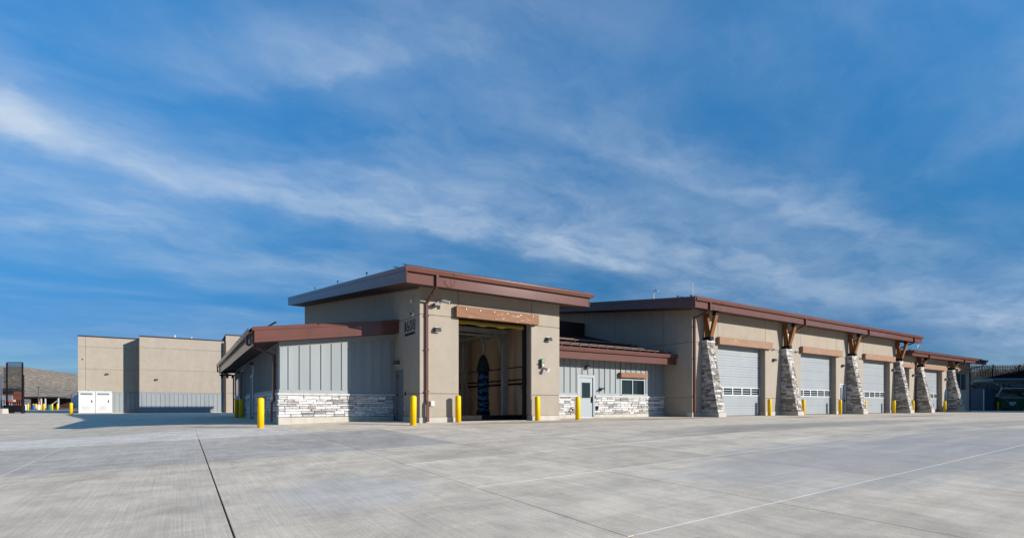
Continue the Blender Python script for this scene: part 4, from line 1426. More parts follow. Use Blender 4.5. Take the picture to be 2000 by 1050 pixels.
b.box(DR - 0.248, DR - 0.21, YL + 0.006, YL + 0.019, 1.01, 1.90)
b.box(DL + 0.268, DR - 0.248, YL + 0.006, YL + 0.019, 1.01, 1.048)
b.box(DL + 0.268, DR - 0.248, YL + 0.006, YL + 0.019, 1.862, 1.90)
b.build('pane_frame', 'greydoor', d)
MB().box(DR - 0.17, DR - 0.11, YL - 0.04, YL + 0.018, 0.80, 1.12).build('door_handle', 'black', d)
for z in (0.3, 1.1, 1.85):
    MB().box(DL + 0.06, DL + 0.085, YL + 0.0, YL + 0.019, z, z + 0.12).build('hinge', 'black', d)
MB().box(DL, DR, YL - 0.04, YL + 0.1, -0.02, 0.028).build('threshold', 'steel', lk)
fr = MB()
fr.box(WL - 0.058, WL + 0.045, YL - 0.03, YL + 0.10, 1.22, 2.14)
fr.box(WR - 0.045, WR + 0.058, YL - 0.03, YL + 0.10, 1.22, 2.14)
fr.box(WL + 0.045, WR - 0.045, YL - 0.03, YL + 0.10, 2.07, 2.14)
fr.box(WL + 0.045, WR - 0.045, YL - 0.05, YL + 0.10, 1.205, 1.27)
xm = (WL + WR) / 2 - 0.02
fr.box(xm - 0.03, xm + 0.03, YL - 0.01, YL + 0.09, 1.27, 2.07)
wd = fr.build('window', 'greydoor', lk)
MB().box(WL + 0.046, xm - 0.031, YL + 0.05, YL + 0.06, 1.271, 2.069).build('pane', 'glass', wd)
MB().box(xm + 0.031, WR - 0.046, YL + 0.05, YL + 0.06, 1.271, 2.069).build('pane', 'glass', wd)
lintel(lk, 20.42, 22.55, 2.20, 2.48, YL, 0.22, 'lintel')
YKF = 19.87
zl = lambda y: 3.50 + 0.255 * (y - YKF)
rf = MB().prism([(YKF + 0.03, 3.16), (YL + 0.3, 3.20), (YL + 0.3, zl(YL + .3) - 0.1), (27.92, zl(27.92) - 0.12), (27.92, zl(27.92)), (YKF + 0.03, zl(YKF))], 'x', XR + 0.004, XB - 0.004).build('roof', 'soffit', lk)
MB().prism([(YKF - 0.05, zl(YKF - .05) + 0.003), (27.9, zl(27.9) + 0.003), (27.9, zl(27.9) + 0.03), (YKF - 0.05, zl(YKF - .05) + 0.03)], 'x', XR + 0.006, XB - 0.006).build('roof_sheet', 'roofmetal', rf)
b = MB()
x = XR + 0.25
while x < XB - 0.1:
    b.prism([(YKF, zl(YKF) + 0.03), (27.9, zl(27.9) + 0.03), (27.9, zl(27.9) + 0.075), (YKF, zl(YKF) + 0.075)], 'x', x - 0.012, x + 0.012)
    x += 0.41
b.build('roof_seams', 'roofmetal', rf, kind='stuff')
fascia_front(lk, XR + 0.004, XB - 0.006, YKF, 2.99, 3.44)
gutter(lk, XR + 0.004, XB - 0.03, YKF, 3.56, 0.19, 0.14)
for yy in (20.25, 20.95):
    snow_rail(lk, XR + 0.05, XB - 0.08, yy, zl(yy) + 0.03, 'rail', second=False)
for yy in (22.9, 23.35):
    snow_rail(lk, XR + 0.05, XB - 0.08, yy, zl(yy) + 0.03, 'rail', second=False)
MB().box(XR + 0.006, XB - 0.006, 27.93, 28.4, 5.0, 6.48).build('upper_fascia', 'roofmetal', lk)
MB().tube([(14.8, YKF - 0.16, 3.5), (14.92, YKF - 0.20, 3.35), (14.9, YKF - 0.12, 3.15), (14.75, YKF - 0.04, 3.05)], 0.010, 6).build('heat_cable', 'black', lk)
wall_light(18.10, YL, 2.66, 'wall light above the grey glazed door of the link')
t = thing('emergency_light', 'black twin flood light on grey boards left of the link window', 'flood light', (19.05, YL, 1.52))
MB().box(18.98, 19.12, YL - 0.10, YL - 0.041, 1.44, 1.60).build('housing', 'black', t, 0.01)
MB().tube([(18.98, YL - 0.08, 1.5), (18.90, YL - 0.16, 1.46)], [0.03, 0.055], 10).build('lamp_head', 'black', t)
MB().tube([(19.12, YL - 0.08, 1.56), (19.24, YL - 0.18, 1.56)], [0.03, 0.06], 10).build('lamp_head', 'bronze', t)
t = thing('hose_tap', 'dark outdoor tap box low on the pale stone right of the link door', 'tap', (18.78, YL, 0.5))
MB().box(18.72, 18.84, YL - 0.10, YL - 0.04, 0.38, 0.62).build('box', 'black', t, 0.008)
t = thing('wall_tap', 'dark tap on the pale stone left of the link door', 'tap', (17.0, YL, 0.45))
b = MB()
b.tube([(17.0, YL - 0.02, 0.47), (17.0, YL - 0.16, 0.47), (17.0, YL - 0.18, 0.36)], 0.035, 8)
b.tube([(16.93, YL - 0.12, 0.55), (17.07, YL - 0.12, 0.55)], 0.02, 6)
b.build('tap', 'black', t)

# ================================================================== LONG GARAGE
YG = 18.77
XGR = 50.95
lg = thing('long_garage', 'long tan stucco garage with grey roll doors, stone piers and brown roof edge', 'building', (XB, YG, 0))
ZG = lambda y: 6.03 + 0.129 * (y - YG)
OP = [(26.464, 31.33), (35.55, 40.40), (44.637, 49.36)]
OTG = 4.27
PD = (40.95, 41.85)
w = MB()
prev = XB + 0.025
for a, c in OP:
    w.box(prev, a, YG + 0.025, YG + 0.36, 0.0, 6.2) if not prev < PD[0] < a else None
    if prev < PD[0] < a:
        w.box(prev, PD[0], YG + 0.025, YG + 0.36, 0, 6.2)
        w.box(PD[1], a, YG + 0.025, YG + 0.36, 0, 6.2)
        w.box(PD[0], PD[1], YG + 0.025, YG + 0.36, 2.24, 6.2)
    w.box(a, c, YG + 0.025, YG + 0.36, OTG, 6.2)
    prev = c
w.box(prev, XGR, YG + 0.025, YG + 0.36, 0, 6.2)
core = w.build('wall', 'stucco_dark', lg)
cells = []
prev = XB - e
for a, c in OP:
    if prev < PD[0] < a:
        cells += [(prev - e, PD[0], 0.25, 1.10), (PD[1] - e, a + e, 0.25, 1.10), (prev - e, PD[0], 1.10, 2.24 + e), (PD[1] - e, a + e, 1.10, 2.24 + e), (prev - e, a + e, 2.24 - e, 4.23)]
    else:
        cells += [(prev - (0 if prev < XB else e), a + e, 0.25, 1.10), (prev - (0 if prev < XB else e), a + e, 1.10, 4.23)]
    cells += [(prev, a, 4.23, 6.08), (a, c, OTG - e, 6.08)]
    prev = c
cells += [(prev - e, XGR, 0.25, 1.10), (prev - e, XGR, 1.10, 4.23), (prev, XGR, 4.23, 6.08)]
panels_y(core, YG, cells)
prev = XB - 0.03
base_runs = []
for a, c in OP:
    if prev < PD[0] < a:
        base_runs += [(prev, PD[0] - 0.02), (PD[1] + 0.02, a + 0.02)]
    else:
        base_runs.append((prev, a + 0.02))
    prev = c - 0.02
base_runs.append((prev, XGR))
for a, c in base_runs:
    MB().box(a, c, YG - 0.03, YG + 0.36, -0.1, 0.25).build('concrete_base', 'curb', lg, 0.01)
YGB = 44.0
w = MB().prism([(YG + 0.36, 0), (YGB, 0), (YGB, ZG(YGB) + 0.1), (YG + 0.36, ZG(YG + .36) + 0.1)], 'x', XB + 0.025, XB + 0.3).build('wall', 'stucco_dark', lg)
ycs = [YG + 0.014, 20.81, 24.9, 27.93, 33.2, 38.5, YGB]
pl = []
for i in range(len(ycs) - 1):
    a, c = ycs[i], ycs[i + 1]
    if i == 0:
        pl += [shrink(a, c, 0.0, 1.10), shrink(a, c, 1.10, 4.23)]
        pl.append(shrink(a, c, 4.23, ZG(a), ZG(c)))
    else:
        pl.append(shrink(a, c, 3.0, 4.23))
        pl.append(shrink(a, c, 4.23, ZG(a), ZG(c)))
panels_x(w, XB, pl)
MB().prism([(YG + 0.36, 0), (YGB, 0), (YGB, ZG(YGB) + 0.1), (YG + 0.36, ZG(YG + .36) + 0.1)], 'x', XGR - 0.3, XGR).build('wall', 'stucco', lg)
MB().box(XB + 0.3, XGR - 0.3, YGB - 0.2, YGB, 0, ZG(YGB)).build('rear_wall', 'stucco', lg)
for a, c in OP:
    MB().box(a - 0.002, a + 0.016, YG + 0.012, YG + 0.358, 0.0, OTG).build('door_jamb', 'stucco', lg)
    MB().box(c - 0.016, c + 0.002, YG + 0.012, YG + 0.358, 0.0, OTG).build('door_jamb', 'stucco', lg)
    garage_door(lg, a + 0.02, c - 0.02, YG + 0.36, OTG + 0.05, 5)
    lintel(lg, a - 0.12, c + 0.50, 4.22, 4.655, YG, 0.22)


def man_door(parent, x0, x1, y, m='greydoor'):
    d = MB().box(x0 + 0.06, x1 - 0.06, y + 0.05, y + 0.10, 0.02, 2.18).build('door', m, parent)
    b = MB()
    b.box(x0, x0 + 0.058, y + 0.0, y + 0.12, 0, 2.24)
    b.box(x1 - 0.058, x1, y + 0.0, y + 0.12, 0, 2.24)
    b.box(x0 + 0.058, x1 - 0.058, y + 0.0, y + 0.12, 2.182, 2.24)
    b.build('door_frame', 'white', d)
    MB().box(x0 + 0.16, x0 + 0.34, y + 0.042, y + 0.049, 0.75, 1.95).build('pane', 'glass', d)
    MB().box(x1 - 0.17, x1 - 0.10, y + 0.0, y + 0.049, 0.92, 1.10).build('door_handle', 'black', d)


man_door(lg, PD[0], PD[1], YG)
# roof
XO0, XO1, YO = 22.99, 52.75, 17.77
zb_ = lambda y: 5.905 + 0.129 * (y - YO)
zt_ = lambda y: 6.40 + 0.129 * (y - YO)
YRB = 45.0
rf = MB().prism([(YO + 0.04, zb_(YO) + 0.03), (YRB, zb_(YRB) + 0.03), (YRB, zt_(YRB)), (YO + 0.04, zt_(YO + .04))], 'x', XO0 + 0.03, XO1 - 0.03).build('roof', 'soffit', lg)
MB().prism([(YO - 0.08, zt_(YO - .08) + 0.002), (YRB, zt_(YRB) + 0.002), (YRB, zt_(YRB) + 0.03), (YO - 0.08, zt_(YO - .08) + 0.03)], 'x', XO0 - 0.02, XO1 + 0.02).build('roof_sheet', 'roofmetal', rf)
b = MB()
x = XO0 + 0.2
while x < XO1:
    b.prism([(YO, zt_(YO) + 0.03), (YRB, zt_(YRB) + 0.03), (YRB, zt_(YRB) + 0.075), (YO, zt_(YO) + 0.075)], 'x', x - 0.012, x + 0.012)
    x += 0.41
b.build('roof_seams', 'roofmetal', rf, kind='stuff')
rake(lg, XO0, YO - 0.10, YRB, zb_, lambda y: zt_(y) + 0.02, seams=(20.8, 23.9, 27.2, 30.5, 36.0))
rake(lg, XO1, YO - 0.02, YRB, zb_, lambda y: zt_(y) + 0.02, side=1)
fascia_front(lg, XO0 + 0.03, XO1 - 0.03, YO, 5.905, 6.40, n=9)
gutter(lg, XO0 + 0.10, XO1 + 0.12, YO, 6.46, 0.19, 0.14)
snow_rail(lg, XO0 + 0.05, XO1 - 0.05, YO + 0.30, zt_(YO + .3) + 0.03, step=0.82)
snow_rail(lg, XO0 + 0.05, XO1 - 0.05, YO + 1.2, zt_(YO + 1.2) + 0.03, step=0.82, second=False)
downspout_x(lg, 24.30, YO - 0.07, 6.28, YG - 0.06, 5.58, 0.02, kick=False)
for x in (34.15, 43.1, 51.2):
    downspout_x(lg, x, YO - 0.07, 6.28, YG - 0.06, 5.50, 0.2, kick=False)
for k, x in enumerate((24.96, 33.10, 42.0, 50.2)):
    pier(lg, x, YG, 4.22, k < 1, 20 + k)
    v_bracket(lg, x, YG, 4.34, 5.86, YO + 0.18)
b = MB()
b.tube([(24.62, YO - 0.02, 6.46), (24.66, YO - 0.16, 6.3), (24.66, YO - 0.06, 6.0), (24.58, YO + 0.2, 5.95)], 0.010, 6)
b.tube([(25.2, YO - 0.02, 6.46), (25.25, YO - 0.16, 6.3), (25.22, YO - 0.06, 5.95)], 0.010, 6)
b.build('heat_cable', 'black', lg)
MB().tube([(XO0 + 0.2, 18.0, 6.45), (XO0 + 0.2, 18.0, 7.25)], 0.022, 8).build('antenna_mast', 'steel', lg)
b = MB()
b.tube([(XO0 + 0.15, 20.68, 6.8)] + [(XO0 + 0.15, 20.68 - 0.16 + 0.16 * math.cos(t_), 7.15 + 0.17 * math.sin(t_)) for t_ in [k * math.pi / 7 for k in range(8)]], 0.035, 8)
b.build('gooseneck_vent', 'steel', lg)
MB().tube([(35.6, 19.0, 6.6), (35.6, 19.0, 7.05), (35.75, 18.95, 7.05)], 0.018, 6).build('roof_vent', 'steel', lg)
MB().tube([(XO0 + 0.06, 26.2, 7.5), (XO0 + 0.06, 26.2, 7.72), (XO0 + 0.06, 26.5, 7.72)], 0.03, 6).build('roof_clip', 'black', lg)
wall_light(32.27, YG, 3.57, 'wall light between first garage door and second stone pier')
wall_light(41.31, YG, 3.57, 'wall light above the narrow door left of the third stone pier')
wall_light(49.82, YG, 3.57, 'wall light right of the third garage door, beside the fourth pier')
t = thing('alarm_bell', 'round white beacon up between the second pier struts', 'beacon', (33.55, YG, 5.3))
MB().tube([(33.75, YG, 5.3), (33.75, YG - 0.12, 5.3)], 0.10, 12).build('bell', 'plastic', t)
for i, (x, lb) in enumerate(((42.65, 'round white beacon up between the third pier struts'), (50.85, 'round white beacon up between the fourth pier struts'))):
    dup(t, (x - 0.2, YG, 5.3), lb, 'white beacons at the pier struts')
t['group'] = 'white beacons at the pier struts'

# ================================================================== END GARAGE
eg = thing('end_garage', 'lower tan stucco garage at the far right end with brown roof edge', 'building', (XGR, YG, 0))
X0E, X1E = XGR + 0.005, 68.0
OPE = [(51.75, 53.18), (55.9, 60.55)]
WN = (64.15, 66.92, 2.12, 3.85)
PE = (60.95, 61.75)
w = MB()
w.box(X0E, 51.75, YG + 0.025, YG + 0.36, 0, 5.1)
w.box(53.18, 55.9, YG + 0.025, YG + 0.36, 0, 5.1)
w.box(60.55, PE[0], YG + 0.025, YG + 0.36, 0, 5.1)
w.box(PE[1], WN[0], YG + 0.025, YG + 0.36, 0, 5.1)
w.box(WN[1], X1E - 0.025, YG + 0.025, YG + 0.36, 0, 5.1)
w.box(PE[0], PE[1], YG + 0.025, YG + 0.36, 2.24, 5.1)
w.box(WN[0], WN[1], YG + 0.025, YG + 0.36, 0, WN[2])
w.box(WN[0], WN[1], YG + 0.025, YG + 0.36, WN[3], 5.1)
w.box(51.75, 53.18, YG + 0.025, YG + 0.36, 3.9, 5.1)
w.box(55.9, 60.55, YG + 0.025, YG + 0.36, 3.95, 5.1)
core = w.build('wall', 'stucco_dark', eg)
panels_y(core, YG, [(X0E, 51.75 + e, 0.2, 4.9), (53.18 - e, 54.9, 0.2, 1.1), (53.18 - e, 54.9, 1.1, 4.9), (51.75, 53.18, 3.9 - e, 4.9), (54.9, 55.9 + e, 0.2, 4.9), (55.9, 60.55, 3.95 - e, 4.9),
                    (60.55 - e, PE[0] + e, 0.2, 2.24), (60.55, WN[0], 2.24, 4.9), (PE[1] - e, WN[0] + e, 0.2, 2.24), (WN[0] - e, WN[1] + e, 0.2, WN[2] + e), (WN[0], WN[1], WN[3] - e, 4.9), (WN[1] - e, X1E + e, 0.2, 4.9)])
MB().box(X1E - 0.3, X1E, YG + 0.36, 40, 0, 5.4).build('wall', 'stucco', eg)
MB().box(X0E + 0.3, X1E - 0.3, 39.8, 40, 0, 6.5).build('rear_wall', 'stucco', eg)
for a, c in OPE:
    MB().box(a - 0.002, a + 0.016, YG + 0.012, YG + 0.358, 0.0, 3.95).build('door_jamb', 'stucco', eg)
    MB().box(c - 0.016, c + 0.002, YG + 0.012, YG + 0.358, 0.0, 3.95).build('door_jamb', 'stucco', eg)
garage_door(eg, 51.77, 53.16, YG + 0.36, 3.95, 1)
garage_door(eg, 55.92, 60.53, YG + 0.36, 4.0, 5)
lintel(eg, 51.3, 53.62, 3.88, 4.22, YG)
lintel(eg, 55.75, 61.05, 3.90, 4.25, YG)
lintel(eg, 63.85, 67.30, 3.93, 4.22, YG)
fr = MB()
fr.box(WN[0], WN[0] + 0.07, YG + 0.05, YG + 0.15, WN[2], WN[3])
fr.box(WN[1] - 0.07, WN[1], YG + 0.05, YG + 0.15, WN[2], WN[3])
fr.box(WN[0] + 0.07, WN[1] - 0.07, YG + 0.05, YG + 0.15, WN[2], WN[2] + 0.07)
fr.box(WN[0] + 0.07, WN[1] - 0.07, YG + 0.05, YG + 0.15, WN[3] - 0.07, WN[3])
xm = (WN[0] + WN[1]) / 2
fr.box(xm - 0.04, xm + 0.04, YG + 0.05, YG + 0.15, WN[2] + 0.07, WN[3] - 0.07)
wd = fr.build('window', 'greydoor', eg)
MB().box(WN[0] + 0.071, xm - 0.041, YG + 0.10, YG + 0.11, WN[2] + 0.071, WN[3] - 0.071).build('pane', 'glass', wd)
MB().box(xm + 0.041, WN[1] - 0.071, YG + 0.10, YG + 0.11, WN[2] + 0.071, WN[3] - 0.071).build('pane', 'glass', wd)
man_door(eg, PE[0], PE[1], YG)
for a, c in ((X0E, 51.73), (53.2, 55.88), (60.57, PE[0] - 0.02), (PE[1] + 0.02, X1E + 0.03)):
    MB().box(a, c, YG - 0.03, YG + 0.36, -0.1, 0.2).build('concrete_base', 'curb', eg, 0.01)
XE1e = 68.95
zbe = lambda y: 4.76 + 0.129 * (y - YO)
zte = lambda y: 5.13 + 0.129 * (y - YO)
rf = MB().prism([(YO + 0.04, zbe(YO) + 0.03), (40.5, zbe(40.5) + 0.03), (40.5, zte(40.5)), (YO + 0.04, zte(YO + .04))], 'x', X0E + 0.002, XE1e - 0.03).build('roof', 'soffit', eg)
MB().prism([(YO - 0.08, zte(YO - .08) + 0.002), (40.5, zte(40.5) + 0.002), (40.5, zte(40.5) + 0.03), (YO - 0.08, zte(YO - .08) + 0.03)], 'x', X0E + 0.004, XE1e + 0.02).build('roof_sheet', 'roofmetal', rf)
b = MB()
x = X0E + 0.3
while x < XE1e:
    b.prism([(YO, zte(YO) + 0.03), (40.4, zte(40.4) + 0.03), (40.4, zte(40.4) + 0.075), (YO, zte(YO) + 0.075)], 'x', x - 0.012, x + 0.012)
    x += 0.41
b.build('roof_seams', 'roofmetal', rf, kind='stuff')
rake(eg, XE1e, YO - 0.02, 40.5, zbe, lambda y: zte(y) + 0.02, side=1)
fascia_front(eg, X0E + 0.004, XE1e - 0.03, YO, 4.76, 5.13, n=5)
gutter(eg, X0E + 0.004, XE1e + 0.12, YO, 5.19, 0.17, 0.14)
snow_rail(eg, X0E + 0.1, XE1e - 0.05, YO + 0.30, zte(YO + .3) + 0.03, step=0.82)
downspout_x(eg, 54.35, YO - 0.07, 5.0, YG - 0.06, 4.35, 0.05, kick=False)
downspout_x(eg, 62.75, YO - 0.07, 5.0, YG - 0.06, 4.40, 0.2, kick=False)
downspout_x(eg, 67.75, YO - 0.07, 5.0, YG - 0.06, 4.35, 0.05, kick=False)
for k, x in enumerate((54.55, 61.9)):
    pier(eg, x, YG, 3.90, False, 40 + k)
    v_bracket(eg, x, YG, 4.02, 4.72, YO + 0.25)
b = MB()
for x, h in ((54.6, 0.8), (56.0, 0.55)):
    b.tube([(x, 19.6, 5.3), (x, 19.6, 5.45 + h)], 0.03, 6)
b.tube([(57.3, 19.6, 5.3), (57.3, 19.6, 6.0)] + [(57.3 + 0.25 - 0.25 * math.cos(t_), 19.6, 6.0 + 0.22 * math.sin(t_)) for t_ in [k * math.pi / 6 for k in range(1, 7)]], 0.035, 6)
b.build('roof_vents', 'steel', eg)
wall_light(53.9, YG, 3.25, 'wall light left of the brown downspout on the end garage')
wall_light(61.3, YG, 3.1, 'wall light above the narrow door of the end garage')

# ================================================================== REAR ANNEX (behind the wash bay; its shade lies on the far base boards)
an = thing('rear_annex', 'lower tan annex standing behind the tall wash bay', 'building', (12, 46, 0))
MB().box(8.75, 15.3, 41.95, 50.3, -0.2, 7.15).build('wall', 'stucco', an)
MB().box(8.6, 15.46, 41.85, 50.5, 7.152, 7.38).build('roof', 'roofmetal', an)

# ================================================================== REAR BUILDING
rb = thing('rear_building', 'large plain tan flat-roofed building far left with grey board base', 'building', (-3, 68, -0.2))
zg = -0.22
blocks = [(-9.22, -3.83, 70.2, 7.90), (-3.82, 4.25, 68.0, 8.0), (4.26, 14.0, 67.75, 8.70)]
for i, (a, c, y, h) in enumerate(blocks):
    w = MB().box(a + 0.03, c - 0.005, y + 0.03, 88, zg - 0.2, h).build('wall', 'stucco_dark', rb)
    MB().box(a - 0.02, c + (0.0 if i < 2 else 0.02), y - 0.03, 88.05, h + 0.002, h + 0.13).build('coping', 'roofmetal', rb)
    zs2 = [2.04, 4.48, 6.85, h] if i < 2 else [zg, 2.04, 4.48, 6.85, h]
    xs2 = [a, -8.95 + 0.36, c] if i == 0 else [a, c]
    for k in range(len(zs2) - 1):
        for q in range(len(xs2) - 1):
            MB().box(xs2[q] + 0.012, xs2[q + 1] - 0.012, y, y + 0.028, zs2[k] + 0.012, zs2[k + 1] - 0.012).build('stucco_panel', 'stucco', w)
    if i < 2:
        MB().box(a + 0.0, c - 0.01, y - 0.02, y + 0.028, zg, 1.93).build('board_base', 'board', rb)
        MB().box(a + 0.0, c - 0.01, y - 0.07, y + 0.028, 1.932, 2.03).build('base_ledge', 'trim', rb)
        b = MB()
        x = a + 0.25
        while x < c - 0.1:
            b.box(x - 0.028, x + 0.028, y - 0.06, y - 0.021, zg, 1.93)
            x += 0.415
        b.build('battens', 'board', rb, kind='stuff')
        MB().box(a - 0.02, c - 0.01, y - 0.10, y - 0.071, zg - 0.05, zg + 0.06).build('concrete_base', 'curb', rb)
MB().box(-9.22, -9.19, 70.24, 87.9, zg, 7.88).build('side_panel', 'stucco', rb)
MB().box(-3.85, -3.822, 68.03, 70.2, zg, 7.98).build('side_panel', 'stucco', rb)
MB().box(4.13, 4.30, 67.55, 67.70, zg, 7.95).build('downspout', 'roofmetal', rb)
MB().box(-0.7, -0.55, 68.3, 68.4, 8.1, 8.45).build('roof_post', 'steel', rb)
MB().box(0.9, 1.0, 68.3, 68.4, 8.1, 8.35).build('roof_post', 'steel', rb)
wall_light(-6.75, 70.17, 3.98, 'small wall light over the white cabinets on the rear building', group='wall lights on the buildings')
wall_light(-2.30, 67.97, 3.42, 'wall light on the middle block of the far rear building')
dome_cam(-8.75, 70.17, 5.55, 'tiny camera near the left corner of the far rear building', 'front')


def cabinet(x0, x1, label):
    y0, y1, z0, z1 = 69.0, 69.9, -0.18, 2.06
    t = thing('utility_cabinet', label, 'utility cabinet', ((x0 + x1) / 2, y0, z0), 0, 'white utility cabinets')
    MB().box(x0 + 0.01, x1 - 0.01, y0, y1, z0, z1).build('body', 'white', t, 0.02)
    MB().box(x0 - 0.02, x1 + 0.02, y0 - 0.06, y1, z1 + 0.002, z1 + 0.08).build('roof', 'white', t, 0.01)
    d = MB().box(x0 + 0.07, x1 - 0.07, y0 - 0.03, y0 - 0.001, z0 + 0.10, z1 - 0.06).build('door', 'white', t, 0.008)
    MB().box(x0 + 0.18, x1 - 0.20, y0 - 0.045, y0 - 0.031, z1 - 0.34, z1 - 0.14).build('vent', 'bluegrey', d)
    lv = MB()
    for k in range(7):
        z = z0 + 0.28 + k * 0.07
        lv.hexa([(x0 + 0.32, y0 - 0.031, z), (x1 - 0.42, y0 - 0.031, z), (x1 - 0.42, y0 - 0.031, z + 0.05), (x0 + 0.32, y0 - 0.031, z + 0.05),
                 (x0 + 0.32, y0 - 0.055, z), (x1 - 0.42, y0 - 0.055, z), (x1 - 0.42, y0 - 0.034, z + 0.05), (x0 + 0.32, y0 - 0.034, z + 0.05)])
    lv.build('louvre', 'ledge', d)
    MB().box(x1 - 0.30, x1 - 0.22, y0 - 0.07, y0 - 0.031, z0 + 1.12, z0 + 1.35).build('handle', 'black', d)
    b = MB()
    b.box(x0 + 0.75, x0 + 0.85, y0 + 0.1, y0 + 0.2, z1 + 0.08, z1 + 0.14)
    b.build('lifting_eye', 'black', t)
    return t


cabinet(-9.02, -7.66, 'white utility cabinet on the left, at the rear building corner')
cabinet(-7.65, -6.27, 'white utility cabinet on the right, next to the grey board base')

# ------------------------------------------------------------------ bollards
BH, BR = 1.066, 0.112


def make_bollard(x, y, z, label):
    t = thing('bollard', label, 'bollard', (x, y, z), 0, 'yellow steel bollards')
    prof = [(BR, -0.05), (BR, BH - 0.07)] + [(BR * math.cos(a), BH - 0.07 + 0.07 * math.sin(a)) for a in [k * math.pi / 10 for k in range(1, 5)]] + [(0.004, BH)]
    b = MB()
    b.lathe(x, y, [(r, z + h) for r, h in prof], 24)
    o = b.build('post', 'yellow', t, smooth=True)
    return t


B0 = make_bollard(2.34, 20.0, G(2.34, 20.0), 'yellow bollard at the front left corner of the low grey wing')
for px, y, lb in ((807, 17.35, 'yellow bollard in front of the side door of the wash bay'),
                  (895, 18.2, 'yellow bollard on the left edge of the open wash bay'),
                  (1050, 18.2, 'yellow bollard on the right edge of the open wash bay'),
                  (1128.5, 18.0, 'yellow bollard in front of the grey glazed link door'),
                  (1503, 18.5, 'yellow bollard on the right side of the first garage door'),
                  (1569, 18.2, 'yellow bollard right of the foot of the second stone pier'),
                  (1641, 18.45, 'yellow bollard in front of the narrow door by the third stone pier'),
                  (1690, 18.3, 'yellow bollard just behind the foot of the third stone pier'),
                  (1746, 18.45, 'yellow bollard left of the fourth stone pier'),
                  (1783, 18.4, 'yellow bollard right of the fourth stone pier'),
                  (1845.5, 18.4, 'yellow bollard left of the last stone pier'),
                  (471, 32.8, 'yellow bollard in shade beside the low wing, nearer of the pair'),
                  (462, 34.0, 'yellow bollard in shade beside the low wing, farther of the pair')):
    q = at(px, 1.0)
    x = q.x / q.y * y
    o_ = dup(B0, (x, y, G(x, y)), lb, 'yellow steel bollards')
    o_.rotation_euler = (R(random.uniform(-0.7, 0.7)), R(random.uniform(-0.7, 0.7)), random.uniform(0, 6))
p = at(139, 43.5)
dup(B0, (p.x, p.y, G(p.x, p.y)), 'yellow bollard alone left of the white cabinets', 'yellow steel bollards')
for k, (px, D) in enumerate(((55, 83), (65.5, 90), (70.5, 84), (81, 90), (86, 83), (102, 84), (112.5, 84))):
    p = at(px, D)
    dup(B0, (p.x, p.y, G(p.x, p.y)), ['distant yellow bollard nearest the black gate', 'distant yellow bollard behind the blue drum', 'distant yellow bollard right of the blue drum', 'distant yellow bollard left of the red sign post', 'distant yellow bollard below the lamp pole, right of its foot', 'distant yellow bollard beside the green drum', 'distant yellow bollard farthest right of its row'][k], 'distant yellow bollards by the carport')
for px, D, m, nm, lb in ((66, 87, 'blue', 'drum', 'blue drum between the distant yellow bollards'), (97, 87, 'teal', 'drum', 'green drum among the distant yellow bollards'), (49, 86, 'steel', 'drum', 'grey drum just right of the black gate'), (76, 92, 'white', 'drum', 'white drum under the distant lamp pole')):
    p = at(px, D)
    z = G(p.x, p.y)
    b = MB()
    b.lathe(p.x, p.y, [(0.28, z), (0.30, z + 0.02), (0.30, z + 0.3), (0.285, z + 0.32), (0.30, z + 0.34), (0.30, z + 0.6), (0.285, z + 0.62), (0.30, z + 0.64), (0.30, z + 0.9), (0.28, z + 0.92)], 14)
    o = b.build(nm, m, org=(p.x, p.y, z))
    tag(o, lb, 'drum', 'drums by the carport')

# ------------------------------------------------------------------ gate on the left
AR = -R(YAW)
p = at(28, 53)
gt = thing('upright_gate', 'tall black gate of thin horizontal slats raised upright over dark base', 'gate', (p.x, p.y, -0.22), AR)
s_ = 53 / f_
L0, L1 = (7 - 28) * s_, (46.5 - 28) * s_
for sx_ in ((13.5 - 28) * s_, (44 - 28) * s_):
    MB().box(sx_ - 0.05, sx_ + 0.05, -0.05, 0.05, 0.0, 5.25).build('post', 'black', gt)
MB().box((45 - 28) * s_, (46.6 - 28) * s_, -0.08, 0.06, 0.0, 4.0).build('post', 'black', gt)
for k in range(36):
    z = 1.02 + k * 0.121
    MB().box(L0 + (0 if z < 4.7 else 0.37), (44 - 28) * s_, -0.02, 0.02, z, z + 0.068).build('slat', 'black', gt)
MB().box((12 - 28) * s_, L1, -0.18, 0.18, 0.05, 0.86).build('base_box', 'black', gt, 0.02)
b = MB()
for k in range(12):
    x = (-6 - 28) * s_ + k * 0.23
    b.box(x - 0.03, x + 0.03, 0.25, 0.30, 0.3, 1.45)
b.build('lower_pickets', 'black', gt)
b = MB()
for k in range(4):
    x = (33 - 28) * s_ + k * 0.16
    b.tube([(x, -0.19, 0.10), (x, -0.10, 0.10)], 0.045, 8)
b.build('rollers', 'white', gt)
t = thing('warning_sign', 'small orange and white warning sign hung on the black gate', 'sign', at(23, 52.6, 782), AR)
MB().box(-0.36, 0.13, -0.012, 0.012, -0.10, 0.11).build('orange_panel', 'orange', t)
MB().box(0.133, 0.38, -0.012, 0.012, -0.10, 0.11).build('white_panel', 'white', t)
p = at(4, 52)
t = thing('concrete_block', 'long pale concrete block at the far left edge of the yard', 'concrete block', (p.x, p.y, -0.25), AR)
MB().hexa([(-0.9, -0.35, 0), (0.36, -0.35, 0), (0.36, 0.35, 0), (-0.9, 0.35, 0), (-0.9, -0.28, 0.55), (0.36, -0.28, 0.55), (0.36, 0.28, 0.55), (-0.9, 0.28, 0.55)]).build('block', 'curb', t, 0.03)
p = at(2.5, 54)
t = thing('camera_pole', 'grey pole with small white camera beside the black gate', 'pole', (p.x, p.y, -0.22), AR)
MB().box(-0.07, 0.07, -0.07, 0.07, 0, 4.1).build('post', 'steel', t)
